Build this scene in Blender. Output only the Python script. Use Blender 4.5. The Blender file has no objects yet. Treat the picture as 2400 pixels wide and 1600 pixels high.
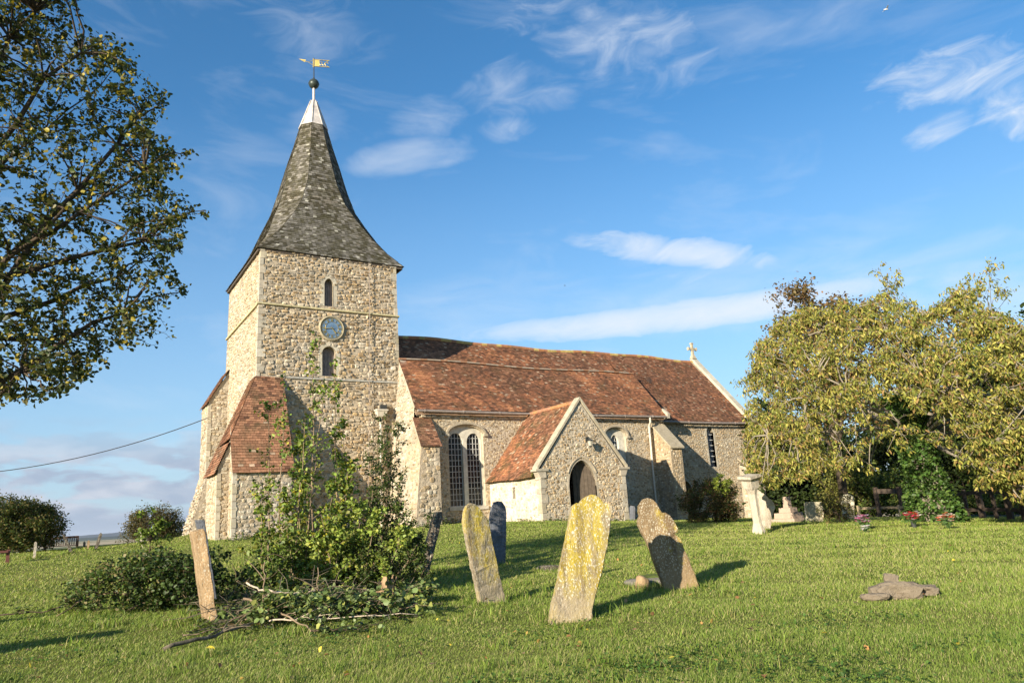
import bpy, bmesh, math, random
import numpy as np
from mathutils import Vector, Matrix
from mathutils.geometry import tessellate_polygon

# ------------------------------------------------------------------ camera, sky, sun, exposure
sc = bpy.context.scene
col = sc.collection
def basis(yaw, pitch, roll):
    sy, cy, sp, cp = math.sin(yaw), math.cos(yaw), math.sin(pitch), math.cos(pitch)
    F = np.array([sy*cp, cy*cp, sp]); R = np.array([cy, -sy, 0.]); U = np.cross(R, F)
    cr, sr = math.cos(roll), math.sin(roll)
    return cr*R+sr*U, -sr*R+cr*U, F
CR, CU, CF = basis(math.radians(32.44), math.radians(13.33), math.radians(-3.42))
cd = bpy.data.cameras.new('camera'); cam = bpy.data.objects.new('camera', cd); col.objects.link(cam)
cd.sensor_width = 36; cd.lens = 36*1700/2400; cd.clip_start = .05; cd.clip_end = 20000
cam.matrix_world = Matrix(((CR[0], CU[0], -CF[0], 0), (CR[1], CU[1], -CF[1], 0), (CR[2], CU[2], -CF[2], 0), (0, 0, 0, 1)))
sc.camera = cam
SUN = np.array([-1., -.43, .31]); SUN /= np.linalg.norm(SUN)
sun_el = math.asin(SUN[2]); sun_az = math.atan2(SUN[0], SUN[1])      # clockwise from +Y
w = bpy.data.worlds.new('World'); sc.world = w; w.use_nodes = True
wt = w.node_tree; wt.nodes.clear()
def WN(t, **k):
    n = wt.nodes.new(t)
    for a, b in k.items(): setattr(n, a, b)
    return n
wl = wt.links.new
out = WN('ShaderNodeOutputWorld'); bg = WN('ShaderNodeBackground'); wl(bg.outputs[0], out.inputs[0])
sky = WN('ShaderNodeTexSky', sky_type='NISHITA', sun_disc=False, sun_elevation=sun_el, sun_rotation=sun_az)
sky.altitude = 0; sky.air_density = 1.0; sky.dust_density = .25; sky.ozone_density = 2.2
bg.inputs[1].default_value = .10
geo = WN('ShaderNodeTexCoord')
def WM(op, a, b=None, c=None, clamp=False):
    n = WN('ShaderNodeMath', operation=op); n.use_clamp = clamp
    for i, v in enumerate((a, b, c)):
        if v is None: continue
        if isinstance(v, (int, float)): n.inputs[i].default_value = v
        else: wl(v, n.inputs[i])
    return n.outputs[0]
sepd = WN('ShaderNodeSeparateXYZ'); wl(geo.outputs['Generated'], sepd.inputs[0])
dx, dy, dz = sepd.outputs
azn = WM('MULTIPLY', WM('ARCTAN2', dx, dy), 57.2958)                   # degrees clockwise from +Y
eln = WM('MULTIPLY', WM('ARCSINE', dz), 57.2958)
def wnoise(sx, sy, off, detail=6, rough=.6, dist=0., tilt=0.):
    cb = WN('ShaderNodeCombineXYZ')
    wl(WM('MULTIPLY', WM('ADD', azn, WM('MULTIPLY', eln, tilt)), sx), cb.inputs[0]); wl(WM('MULTIPLY', eln, sy), cb.inputs[1]); cb.inputs[2].default_value = off
    n = WN('ShaderNodeTexNoise'); wl(cb.outputs[0], n.inputs['Vector'])
    n.inputs['Scale'].default_value = 1; n.inputs['Detail'].default_value = detail; n.inputs['Roughness'].default_value = rough; n.inputs['Distortion'].default_value = dist
    return n.outputs['Fac']
def dirae(x, y):   # photograph pixel (2352 wide) -> azimuth, elevation
    d = CF+CR*((x*1.0204-1200)/1700)-CU*((y*1.0204-800)/1700); d /= np.linalg.norm(d)
    return math.degrees(math.atan2(d[0], d[1])), math.degrees(math.asin(d[2]))
def bank(x0, y0, x1, y1, half, amp, noise, sharp=1.6, thr=.45, nm=4.5):
    """a cloud bank along a segment of sky directions, broken by a noise"""
    a0, e0 = dirae(x0, y0); a1, e1 = dirae(x1, y1)
    L = math.hypot(a1-a0, e1-e0); ux, uy = (a1-a0)/L, (e1-e0)/L; ca, ce = (a0+a1)/2, (e0+e1)/2
    u = WM('ADD', WM('MULTIPLY', WM('SUBTRACT', azn, ca), ux), WM('MULTIPLY', WM('SUBTRACT', eln, ce), uy))
    v = WM('ADD', WM('MULTIPLY', WM('SUBTRACT', azn, ca), -uy), WM('MULTIPLY', WM('SUBTRACT', eln, ce), ux))
    r = WM('ADD', WM('POWER', WM('ABSOLUTE', WM('DIVIDE', u, L/2)), 2), WM('POWER', WM('ABSOLUTE', WM('DIVIDE', v, half)), 2))
    m = WM('SUBTRACT', 1.0, r)
    m = WM('ADD', m, WM('MULTIPLY', WM('SUBTRACT', noise, thr), nm))
    return WM('MULTIPLY', WM('POWER', WM('MULTIPLY', m, .6, clamp=True), sharp), amp)
nA = wnoise(.10, .38, 3.1, 8, .62, .6, .5); nB = wnoise(.22, .5, 9.3, 8, .6, .8, -.6); nC = wnoise(.13, .30, 5.5, 7, .55, .3)
clouds = [bank(1090, 768, 2120, 636, 1.25, 1.15, nB, .6, .48, 1.3), bank(1300, 720, 2300, 610, 2.6, .45, nC, 1.1, .5, 3.0), bank(1500, 650, 1700, 640, 1.2, .4, nB), bank(1330, 548, 1800, 600, 1.2, 1.0, nB, .8, .50, 2.8), bank(1300, 545, 1420, 565, .7, .5, nB),
          bank(1980, 200, 2420, 130, 2.0, .8, nB, 1.3, .52), bank(2250, 290, 2430, 210, 2.0, .8, nB, 1.5, .5), bank(2080, 330, 2230, 260, .9, .5, nB),
          bank(790, 390, 1090, 330, 1.3, .45, nC, 1.2), bank(620, 310, 800, 260, 1.6, .25, nC, 1.2, .5), bank(880, 290, 1050, 260, 1.7, .32, nA, 1.2),
          bank(1150, 30, 1700, 110, 3.4, .42, nB, 1.4, .48), bank(560, 30, 900, 90, 2.5, .25, nB, 1.3, .48), bank(1050, 210, 1330, 190, 2.2, .3, nB, 1.3, .48), bank(1440, 120, 1540, 110, 1.0, .25, nC), bank(1110, 300, 1230, 290, 1.0, .3, nB),
          bank(1700, 640, 2400, 560, 3.0, .35, nA, 1.3, .5), bank(1500, 700, 2500, 640, 3.0, .5, nC, 1.2, .5),
          bank(1500, 20, 2300, 20, 3.0, .22, nA, 1.3, .5), bank(880, 730, 1400, 680, 3.2, .2, nA)]
acc = None
for c_ in clouds:
    acc = c_ if acc is None else WM('MAXIMUM', acc, c_)
thin = WM('MULTIPLY', WM('MULTIPLY', WM('SUBTRACT', wnoise(.07, .22, 1.7, 7, .6, .5, .7), .53, clamp=True), 2.2, clamp=True), .4)
acc = WM('MAXIMUM', acc, thin)
lowveil = WM('MULTIPLY', WM('POWER', WM('SUBTRACT', 1.0, WM('MULTIPLY', eln, 1/30.0), clamp=True), 1.2), .85)
hs = WN('ShaderNodeHueSaturation'); hs.inputs['Saturation'].default_value = 1.28; hs.inputs['Value'].default_value = 1.03; wl(sky.outputs[0], hs.inputs['Color'])
mv = WN('ShaderNodeMix', data_type='RGBA'); wl(lowveil, mv.inputs['Factor']); wl(hs.outputs[0], mv.inputs[6]); mv.inputs[7].default_value = (1.8, 2.75, 4.0, 1)
mx = WN('ShaderNodeMix', data_type='RGBA'); wl(acc, mx.inputs['Factor']); wl(mv.outputs[2], mx.inputs[6]); mx.inputs[7].default_value = (4.2, 4.5, 4.9, 1)
# grey cumulus low in the west
lowmask = WM('MULTIPLY', WM('MULTIPLY', WM('SUBTRACT', 8.2, eln), .3, clamp=True), WM('MULTIPLY', WM('SUBTRACT', 24, azn), .12, clamp=True))
nl = wnoise(.24, .75, 21.0, 6, .5, .2); nl2 = wnoise(.20, .6, 44.0, 6, .5, .3)
cm = WM('MULTIPLY', WM('MULTIPLY', WM('SUBTRACT', nl, .40, clamp=True), 9.0, clamp=True), WM('MULTIPLY', lowmask, .9))
mxb = WN('ShaderNodeMix', data_type='RGBA'); wl(WM('MULTIPLY', WM('SUBTRACT', nl2, .42, clamp=True), 5.0, clamp=True), mxb.inputs['Factor'])
mxb.inputs[6].default_value = (2.0, 2.4, 3.1, 1); mxb.inputs[7].default_value = (3.1, 3.3, 3.8, 1)
mx2 = WN('ShaderNodeMix', data_type='RGBA'); wl(cm, mx2.inputs['Factor']); wl(mx.outputs[2], mx2.inputs[6]); wl(mxb.outputs[2], mx2.inputs[7])
wl(mx2.outputs[2], bg.inputs[0])
sl = bpy.data.lights.new('sun', 'SUN'); so = bpy.data.objects.new('sun', sl); col.objects.link(so)
sl.energy = 5.0; sl.angle = math.radians(.5); sl.color = (1, .88, .71)
so.rotation_euler = Vector(SUN).to_track_quat('Z', 'Y').to_euler(); so.location = (-20, -10, 30)
sc.view_settings.view_transform = 'Standard'; sc.view_settings.look = 'None'; sc.view_settings.exposure = 1.05
sc.cycles.max_bounces = 6; sc.cycles.transparent_max_bounces = 8

# ------------------------------------------------------------------ helpers
rnd = random.Random(7); rng = np.random.default_rng(11)
K = 2400/2352
def ray(x, y):
    return CF+CR*((x*K-1200)/1700)-CU*((y*K-800)/1700)
def on_y(x, y, Y): d = ray(x, y); return d*(Y/d[1])
def on_x(x, y, X): d = ray(x, y); return d*(X/d[0])
def at(x, y, D):   # point at horizontal distance D
    d = ray(x, y); return d*(D/math.hypot(d[0], d[1]))

class MB:
    def __init__(s): s.v = []; s.f = []; s.c = []
    def add(s, vs, fs, c=(1, 1, 1)):
        o = len(s.v); s.v += [tuple(map(float, p)) for p in vs]
        for f in fs: s.f.append([i+o for i in f]); s.c.append(c)
    def box(s, lo, hi, c=(1, 1, 1)):
        (a, b, d), (e, g, h) = lo, hi
        s.add([(a, b, d), (e, b, d), (e, g, d), (a, g, d), (a, b, h), (e, b, h), (e, g, h), (a, g, h)],
              [(0, 3, 2, 1), (4, 5, 6, 7), (0, 1, 5, 4), (1, 2, 6, 5), (2, 3, 7, 6), (3, 0, 4, 7)], c)
    def hexa(s, b4, t4, c=(1, 1, 1)):
        s.add(list(b4)+list(t4), [(0, 3, 2, 1), (4, 5, 6, 7), (0, 1, 5, 4), (1, 2, 6, 5), (2, 3, 7, 6), (3, 0, 4, 7)], c)
    def bar(s, p, q, w, h=None, up=(0, 0, 1), c=(1, 1, 1)):
        p, q = np.array(p, float), np.array(q, float); h = w if h is None else h
        d = q-p; d /= np.linalg.norm(d)+1e-9; a = np.cross(d, up)
        if np.linalg.norm(a) < 1e-3: a = np.cross(d, (0, 1, 0))
        a /= np.linalg.norm(a); b = np.cross(a, d)
        f = lambda o: [o-a*w/2-b*h/2, o+a*w/2-b*h/2, o+a*w/2+b*h/2, o-a*w/2+b*h/2]
        s.hexa(f(p), f(q), c)
    def tube(s, pts, rads, n=6, c=(1, 1, 1), caps=True):
        pts = [np.array(p, float) for p in pts]; o = len(s.v); ref = np.array([.31, .2, .93])
        if np.isscalar(rads): rads = [rads]*len(pts)
        for i, p in enumerate(pts):
            d = pts[min(i+1, len(pts)-1)]-pts[max(i-1, 0)]; d = d/(np.linalg.norm(d)+1e-9)
            a = np.cross(d, ref)
            if np.linalg.norm(a) < .1: a = np.cross(d, (1, 0, 0))
            a /= np.linalg.norm(a); b = np.cross(d, a)
            for k in range(n):
                t = 2*math.pi*k/n; q = p+rads[i]*(math.cos(t)*a+math.sin(t)*b); s.v.append((q[0], q[1], q[2]))
        for i in range(len(pts)-1):
            for k in range(n):
                s.f.append([o+i*n+k, o+i*n+(k+1) % n, o+(i+1)*n+(k+1) % n, o+(i+1)*n+k]); s.c.append(c)
        if caps:
            s.f.append([o+k for k in range(n)][::-1]); s.c.append(c)
            s.f.append([o+(len(pts)-1)*n+k for k in range(n)]); s.c.append(c)
    def lathe(s, c0, prof, n=16, c=(1, 1, 1), axis=None):
        o = len(s.v); c0 = np.array(c0, float)
        M = np.eye(3) if axis is None else np.array(axis)
        for r, z in prof:
            for k in range(n):
                t = 2*math.pi*k/n; q = c0+M@np.array([r*math.cos(t), r*math.sin(t), z]); s.v.append(tuple(q))
        for i in range(len(prof)-1):
            for k in range(n):
                s.f.append([o+i*n+k, o+i*n+(k+1) % n, o+(i+1)*n+(k+1) % n, o+(i+1)*n+k]); s.c.append(c)
        s.f.append([o+k for k in range(n)][::-1]); s.c.append(c)
        s.f.append([o+(len(prof)-1)*n+k for k in range(n)]); s.c.append(c)
    def build(s, name, mat, parent=None, smooth=False, **props):
        me = bpy.data.meshes.new(name); me.from_pydata(s.v, [], s.f); me.update()
        a = me.attributes.new('tint', 'FLOAT_COLOR', 'FACE')
        arr = np.ones((len(s.f), 4), np.float32)
        if len(s.f): arr[:, :3] = np.array(s.c, np.float32)
        a.data.foreach_set('color', arr.ravel())
        if smooth: me.shade_smooth()
        me.materials.append(mat)
        return link(name, me, parent, **props)
def link(name, me, parent=None, **props):
    o = bpy.data.objects.new(name, me); col.objects.link(o)
    if parent is not None: o.parent = parent; o.matrix_parent_inverse = parent.matrix_world.inverted()
    for k, v in props.items(): o[k] = v
    return o
def empty(name, loc, **props):
    o = bpy.data.objects.new(name, None); col.objects.link(o); o.location = loc; o.empty_display_size = .3
    o.matrix_world = Matrix.Translation(Vector([float(x) for x in loc]))
    for k, v in props.items(): o[k] = v
    return o
def fast_mesh(name, V, nper, C, mat, parent=None, faces_per=None, **props):
    """V: (N, nper, 3) vertices of N same-shaped pieces; faces_per: list of index tuples in one piece; C: (N,3)"""
    N = V.shape[0]; F = faces_per or [tuple(range(nper))]
    me = bpy.data.meshes.new(name); me.vertices.add(N*nper)
    me.vertices.foreach_set('co', V.astype(np.float32).ravel())
    idx = []; tot = []
    base = (np.arange(N)*nper)[:, None]
    block = np.concatenate([np.array(f)[None, :] for f in F], axis=1)
    loops = (base+block).ravel(); lens = np.tile([len(f) for f in F], N)
    me.loops.add(len(loops)); me.loops.foreach_set('vertex_index', loops.astype(np.int32))
    me.polygons.add(len(lens)); st = np.concatenate([[0], np.cumsum(lens)[:-1]])
    me.polygons.foreach_set('loop_start', st.astype(np.int32))
    me.update(calc_edges=True)
    a = me.attributes.new('tint', 'FLOAT_COLOR', 'FACE')
    arr = np.ones((N*len(F), 4), np.float32); arr[:, :3] = np.repeat(C, len(F), axis=0); a.data.foreach_set('color', arr.ravel())
    me.materials.append(mat)
    return link(name, me, parent, **props)

# ------------------------------------------------------------------ materials
class Mat:
    def __init__(s, name, rough=.9, spec=.2):
        s.m = bpy.data.materials.new(name); s.m.use_nodes = True; s.t = s.m.node_tree; s.p = s.t.nodes['Principled BSDF']
        s.p.inputs['Roughness'].default_value = rough; s.p.inputs['Specular IOR Level'].default_value = spec
        s.tc = s.t.nodes.new('ShaderNodeTexCoord').outputs['Object']
    def n(s, t, **k):
        x = s.t.nodes.new(t)
        for a, b in k.items(): setattr(x, a, b)
        return x
    def l(s, a, b): s.t.links.new(a, b)
    def attr(s): return s.n('ShaderNodeAttribute', attribute_name='tint').outputs['Color']
    def noise(s, scale, detail=4, rough=.55, vec=None, stretch=None, dist=0.):
        v = vec or s.tc
        if stretch:
            mp = s.n('ShaderNodeMapping'); mp.inputs['Scale'].default_value = stretch; s.l(v, mp.inputs[0]); v = mp.outputs[0]
        x = s.n('ShaderNodeTexNoise'); s.l(v, x.inputs['Vector']); x.inputs['Scale'].default_value = scale; x.inputs['Detail'].default_value = detail; x.inputs['Roughness'].default_value = rough; x.inputs['Distortion'].default_value = dist
        return x.outputs['Fac']
    def vor(s, scale, feature='F1', out='Distance', stretch=None, rand=1.):
        v = s.tc
        if stretch:
            mp = s.n('ShaderNodeMapping'); mp.inputs['Scale'].default_value = stretch; s.l(v, mp.inputs[0]); v = mp.outputs[0]
        x = s.n('ShaderNodeTexVoronoi', feature=feature); s.l(v, x.inputs['Vector']); x.inputs['Scale'].default_value = scale; x.inputs['Randomness'].default_value = rand
        return x.outputs[out]
    def ramp(s, f, *stops, interp='LINEAR'):
        r = s.n('ShaderNodeValToRGB'); r.color_ramp.interpolation = interp
        e = r.color_ramp.elements
        while len(e) < len(stops): e.new(.5)
        for x, (p, c) in zip(e, stops):
            x.position = p; x.color = (c, c, c, 1) if isinstance(c, (int, float)) else (*c, 1)
        s.l(f, r.inputs[0]); return r.outputs[0]
    def mix(s, f, a, b, mode='MIX'):
        x = s.n('ShaderNodeMix', data_type='RGBA', blend_type=mode)
        for i, v in ((0, f), (6, a), (7, b)):
            if isinstance(v, (int, float)): x.inputs[i].default_value = v if i == 0 else (v, v, v, 1)
            elif isinstance(v, tuple): x.inputs[i].default_value = (*v, 1)
            else: s.l(v, x.inputs[i])
        return x.outputs[2]
    def bump(s, h, dist=.01, strength=1., prev=None):
        b = s.n('ShaderNodeBump'); b.inputs['Distance'].default_value = dist; b.inputs['Strength'].default_value = strength
        s.l(h, b.inputs['Height'])
        if prev is not None: s.l(prev, b.inputs['Normal'])
        return b.outputs[0]
    def color(s, c):
        if isinstance(c, tuple): s.p.inputs['Base Color'].default_value = (*c, 1)
        else: s.l(c, s.p.inputs['Base Color'])
        return s
    def normal(s, n): s.l(n, s.p.inputs['Normal']); return s
def plain(name, c, rough=.6, var=.35, sc_=6., bump=.004, metal=0., spec=.3, attr=False):
    m = Mat(name, rough, spec); m.p.inputs['Metallic'].default_value = metal
    base = m.attr() if attr else c
    f = m.noise(sc_, 6, .65)
    cc = m.mix(m.ramp(f, (.3, 0.), (.7, 1.)), m.mix(1., base, 1-var, 'MULTIPLY'), m.mix(1., base, 1+var*.4, 'MULTIPLY'))
    m.color(cc)
    if bump: m.normal(m.bump(m.noise(sc_*6, 4, .6), bump))
    return m.m
def stone_mat(name, grime=.5, fine=1.):
    m = Mat(name, .95, .1)
    a = m.attr()
    c = m.mix(m.ramp(m.noise(7, 5, .7), (.3, 0.), (.75, 1.)), m.mix(1., a, .62, 'MULTIPLY'), m.mix(1., a, 1.18, 'MULTIPLY'))
    c = m.mix(m.ramp(m.noise(1.1, 5, .6), (.5, 0.), (.75, grime)), c, (.22, .165, .095))
    c = m.mix(m.ramp(m.noise(.5, 4, .6, stretch=(1, 1, .5)), (.42, 0.), (.7, .45)), c, m.mix(1., c, (1.2, 1.05, .82), 'MULTIPLY'))
    c = m.mix(m.ramp(m.noise(13, 5, .75), (.6, 0.), (.7, .7)), c, (.55, .50, .40))          # pale lichen flecks
    c = m.mix(m.ramp(m.noise(19, 4, .7, stretch=(1, 1, 1.3)), (.28, .75), (.40, 0.)), c, (.10, .075, .045))
    m.color(c)
    b = m.bump(m.noise(26, 6, .7), .014*fine); b = m.bump(m.noise(7, 4, .6), .05*fine, prev=b)
    m.normal(b); return m.m
M = {}
M['rubble'] = stone_mat('rubble_stone'); M['rubble_pale'] = stone_mat('pale_rubble', .22)
m = Mat('dressed_stone', .9, .15); a = m.attr()
c = m.mix(m.ramp(m.noise(5, 6, .7), (.3, 0.), (.7, 1.)), m.mix(1., a, .65, 'MULTIPLY'), m.mix(1., a, 1.1, 'MULTIPLY'))
c = m.mix(m.ramp(m.noise(1.7, 5, .6), (.55, 0.), (.75, .4)), c, (.36, .31, .15)); c = m.mix(m.ramp(m.noise(17, 4, .7), (.6, 0.), (.68, .6)), c, (.6, .57, .5))
m.color(c).normal(m.bump(m.noise(24, 5, .6), .008)); M['dressed'] = m.m
def tile_mat(name, lich, moss, lichc=(.55, .47, .36), mossc=(.09, .08, .035)):
    m = Mat(name, .9, .12); a = m.attr()
    c = m.mix(m.ramp(m.noise(9, 5, .7), (.3, 0.), (.7, 1.)), m.mix(1., a, .7, 'MULTIPLY'), m.mix(1., a, 1.15, 'MULTIPLY'))
    c = m.mix(m.ramp(m.noise(1.6, 6, .65), (.5, 0.), (.68, moss)), c, mossc)
    c = m.mix(m.ramp(m.noise(17, 5, .75), (.63, 0.), (.70, lich)), c, lichc)
    m.color(c).normal(m.bump(m.noise(30, 4, .6), .006)); return m.m
M['tile'] = tile_mat('clay_tile', .5, .35); M['shingle'] = tile_mat('oak_shingle', .35, .9, (.36, .34, .27), (.06, .055, .028))
M['tile_moss'] = tile_mat('mossy_clay_tile', .55, .8)
M['tile_brown'] = tile_mat('brown_clay_tile', .4, .75, (.5, .42, .3), (.11, .085, .045))
M['lead'] = plain('lead_sheet', (.62, .56, .50), .45, .5, 2.5, .004, spec=.5)
M['iron'] = plain('dark_iron', (.045, .048, .045), .5, .3, 20, .001)
M['copper'] = plain('dark_copper', (.055, .07, .06), .42, .4, 6, .002, .3)
M['gilt'] = plain('gilding', (.55, .42, .13), .4, .25, 15, .001, .6)
M['gutter'] = plain('painted_gutter', (.30, .25, .21), .5, .3, 9, .001)
M['pipe'] = plain('cream_pipe', (.60, .55, .45), .5, .25, 9, .001)
M['dark'] = plain('dark_interior', (.02, .018, .015), .9, .1, 3, 0)
M['dial'] = plain('blue_dial', (.13, .22, .34), .6, .35, 4, .0005)
M['wood_dark'] = plain('dark_oak', (.10, .08, .06), .75, .4, 7, .003, attr=False)
M['louvre'] = plain('grey_boards', (.23, .19, .17), .85, .3, 5, .002)
m = Mat('leaded_glass', .06, .22); m.color((.012, .014, .016)); f = m.noise(14, 3, .5); m.normal(m.bump(f, .004)); M['glass'] = m.m
M['glass_pale'] = plain('pale_glass', (.10, .12, .15), .15, .4, 5, .001, spec=.6)
M['leading'] = plain('painted_leading', (.62, .62, .58), .6, .2, 8, 0)
M['cable'] = plain('black_cable', (.02, .02, .022), .6, .1, 5, 0)
M['lamp_glass'] = plain('lamp_glass', (.45, .42, .33), .2, .1, 5, 0)
def bark(name, c, var=.5):
    m = Mat(name, .95, .1); f = m.noise(9, 6, .7, stretch=(1, 1, .4))
    m.color(m.mix(m.ramp(f, (.3, 0.), (.7, 1.)), m.mix(1., c, 1-var, 'MULTIPLY'), m.mix(1., c, 1.35, 'MULTIPLY'))).normal(m.bump(m.noise(30, 4, .6), .01)); return m.m
M['bark'] = bark('grey_bark', (.17, .14, .10)); M['bark_dark'] = bark('dark_bark', (.085, .065, .045)); M['bark_silver'] = bark('silver_bark', (.27, .235, .18)); M['bark_tan'] = bark('tan_twig', (.25, .185, .12)); M['bark_white'] = bark('peeled_wood', (.52, .43, .32), .25)
def leaf(name, trans=.35, gloss=.35):
    m = Mat(name, .5, gloss); a = m.attr(); m.color(a)
    tr = m.n('ShaderNodeBsdfTranslucent'); m.l(m.mix(1., a, (1.25, 1.2, .6), 'MULTIPLY'), tr.inputs['Color'])
    ms = m.n('ShaderNodeMixShader'); ms.inputs[0].default_value = trans
    m.l(m.p.outputs[0], ms.inputs[1]); m.l(tr.outputs[0], ms.inputs[2]); m.l(ms.outputs[0], m.t.nodes['Material Output'].inputs['Surface']); return m.m
M['leaf'] = leaf('leaf', .3); M['leaf_matt'] = leaf('leaf_matt', .3, .15); M['blade'] = leaf('grass_blade', .3, .2)
M['board'] = plain('weathered_boards', (.11, .085, .06), .85, .4, 7, .003)
M['fence'] = plain('fence_timber', (.075, .055, .04), .85, .4, 7, .003)
M['rail'] = plain('pale_fence_timber', (.36, .29, .18), .85, .35, 7, .003)
M['attr'] = plain('painted', (1, 1, 1), .7, .2, 8, .001, attr=True)
# headstones: weathered stone under lichens (patches belong to the stone)
def head_mat(name, base, yellow, white, brown, s=1., low=.35):
    m = Mat(name, .95, .1); base_t = base
    c = m.mix(m.ramp(m.noise(6*s, 6, .7, stretch=(1, 1, .5)), (.3, 0.), (.7, 1.)), m.mix(1., base_t, .6, 'MULTIPLY'), m.mix(1., base_t, 1.2, 'MULTIPLY'))
    c = m.mix(m.ramp(m.noise(3.*s, 4, .6, stretch=(1, 1, .35)), (.5, 0.), (.62, brown)), c, (.19, .13, .075))
    if yellow: c = m.mix(m.ramp(m.noise(2.4*s, 6, .72, stretch=(1, 1, .45)), (low, 0.), (low+.13, yellow)), c, m.mix(m.noise(25, 4, .6), (.36, .26, .02), (.52, .42, .07)))
    if white:
        c = m.mix(m.ramp(m.noise(62*s, 4, .55, stretch=(1, 1, .6)), (.575, 0.), (.605, white)), c, (.62, .59, .46))
        v = m.vor(6*s); c = m.mix(m.ramp(v, (.085, white), (.11, 0.)), c, (.60, .58, .50))
    st = m.noise(9, 5, .65, stretch=(1, 1, .09)); c = m.mix(m.ramp(st, (.52, 0.), (.64, .5)), c, m.mix(1., c, (.42, .36, .30), 'MULTIPLY'))     # rain streaks
    zz = m.n('ShaderNodeSeparateXYZ'); m.l(m.tc, zz.inputs[0]); ft = m.n('ShaderNodeMath', operation='MULTIPLY_ADD'); m.l(m.noise(4, 4, .6), ft.inputs[0]); ft.inputs[1].default_value = -.28; m.l(zz.outputs[2], ft.inputs[2])
    c = m.mix(m.ramp(ft.outputs[0], (-.08, .75), (.14, 0.)) if yellow else 0., c, m.mix(m.noise(12, 5, .7), m.mix(1., base_t, .75, 'MULTIPLY'), m.mix(1., base_t, 1.25, 'MULTIPLY')))
    m.color(c); b = m.bump(m.noise(34, 6, .75), .014); m.normal(m.bump(m.noise(6, 5, .65, stretch=(1, 1, .5)), .04, prev=b)); return m.m
M['hs_gold'] = head_mat('golden_lichen_stone', (.33, .27, .18), .9, .85, .5, 1., .43)
M['hs_mixed'] = head_mat('half_lichened_stone', (.31, .26, .18), .9, .45, .4, .9, .44)
M['hs_brown'] = head_mat('brown_spotted_stone', (.25, .18, .10), .9, .6, .8, 1., .50)
M['hs_tan'] = head_mat('tan_stone', (.36, .25, .14), .25, .4, .4, 1., .6)
M['hs_slate'] = head_mat('slate_stone', (.14, .15, .17), 0, .12, 0., 1.)
M['hs_dark'] = head_mat('dark_weathered_stone', (.13, .11, .085), 0, .6, .5, .8)
M['hs_pale'] = head_mat('pale_stone', (.50, .46, .33), .15, .25, .2, 1., .6)
M['hs_white'] = head_mat('bleached_stone', (.50, .44, .34), .35, .5, .25, 1., .6)
M['hs_rough'] = head_mat('rough_brown_stone', (.20, .165, .12), .2, .2, .6, 1.4, .6)
M['hs_grey'] = head_mat('grey_stone', (.22, .20, .165), .3, .35, .4, 1., .6)

# ------------------------------------------------------------------ ground
def gp(x, y, D):
    p = at(x, y, D); return (p[0], p[1], p[2])
ctrl = [gp(1107, 1384, 9.8), gp(1150, 1296, 15), gp(1315, 1424, 8.3), gp(1565, 1354, 10.3), gp(978, 1326, 13.5), gp(490, 1428, 9.6),
        gp(2060, 1380, 9.2), gp(1742, 1226, 22), gp(1815, 1199, 29), gp(1985, 1217, 22), gp(2180, 1217, 20.5), gp(2160, 1197, 25),
        gp(2310, 1200, 25), gp(1176, 1568, 5.7), gp(0, 1568, 7.6), gp(2352, 1568, 5.75), gp(0, 1275, 33), gp(200, 1260, 36), gp(400, 1244, 37),
        gp(150, 1400, 14.5), gp(760, 1360, 12), gp(2352, 1280, 14), gp(0, 1420, 13),
        (13.8, 28, -.27), (16.2, 24, -.37), (20.5, 24, -.6), (24.6, 28, -.72), (5.5, 28.2, -.36), (5.2, 31, -.25), (5.2, 36.5, -.12), (30, 28.5, -.85), (34, 28, -1.15),
        (10, 30, -.25), (0, 0, -1.32), (-8, -5, -1.4), (10, -8, -1.4), (22, 0, -1.3), (40, 10, -1.5), (20, 45, -.7), (45, 45, -1.6), (-8, 45, -.9), (-25, 25, -1.2), (60, 30, -1.9), (-20, 5, -1.3), (5, 60, -1.8)]
CTP = np.array(ctrl)
def tps_k(r2): return .5*r2*np.log(r2+1e-9)
NCT = len(CTP); P_ = np.c_[np.ones(NCT), CTP[:, :2]]
A_ = np.zeros((NCT+3, NCT+3)); d2 = ((CTP[:, None, :2]-CTP[None, :, :2])**2).sum(-1)
A_[:NCT, :NCT] = tps_k(d2)+np.eye(NCT)*.08; A_[:NCT, NCT:] = P_; A_[NCT:, :NCT] = P_.T
WCT = np.linalg.solve(A_, np.r_[CTP[:, 2], 0, 0, 0])
def ground(x, y):
    x = np.asarray(x, float); y = np.asarray(y, float); sh = x.shape; X = x.ravel(); Y = y.ravel()
    z = WCT[NCT]+WCT[NCT+1]*X+WCT[NCT+2]*Y
    for i in range(NCT): z = z+WCT[i]*tps_k((X-CTP[i, 0])**2+(Y-CTP[i, 1])**2)
    r = np.hypot(X-14, Y-18); t = np.clip((r-34)/40, 0, 1); t = t*t*(3-2*t)
    z = np.clip(z, -2.5, .3)*(1-t)+(-3.4)*t
    z = z+.018*np.sin(X*1.3+.5*np.sin(Y*.7))*np.sin(Y*1.1+1)+.01*np.sin(X*3.1+Y*2.3)
    return z.reshape(sh)
def gz(x, y): return float(ground(np.array([x]), np.array([y]))[0])
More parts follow.
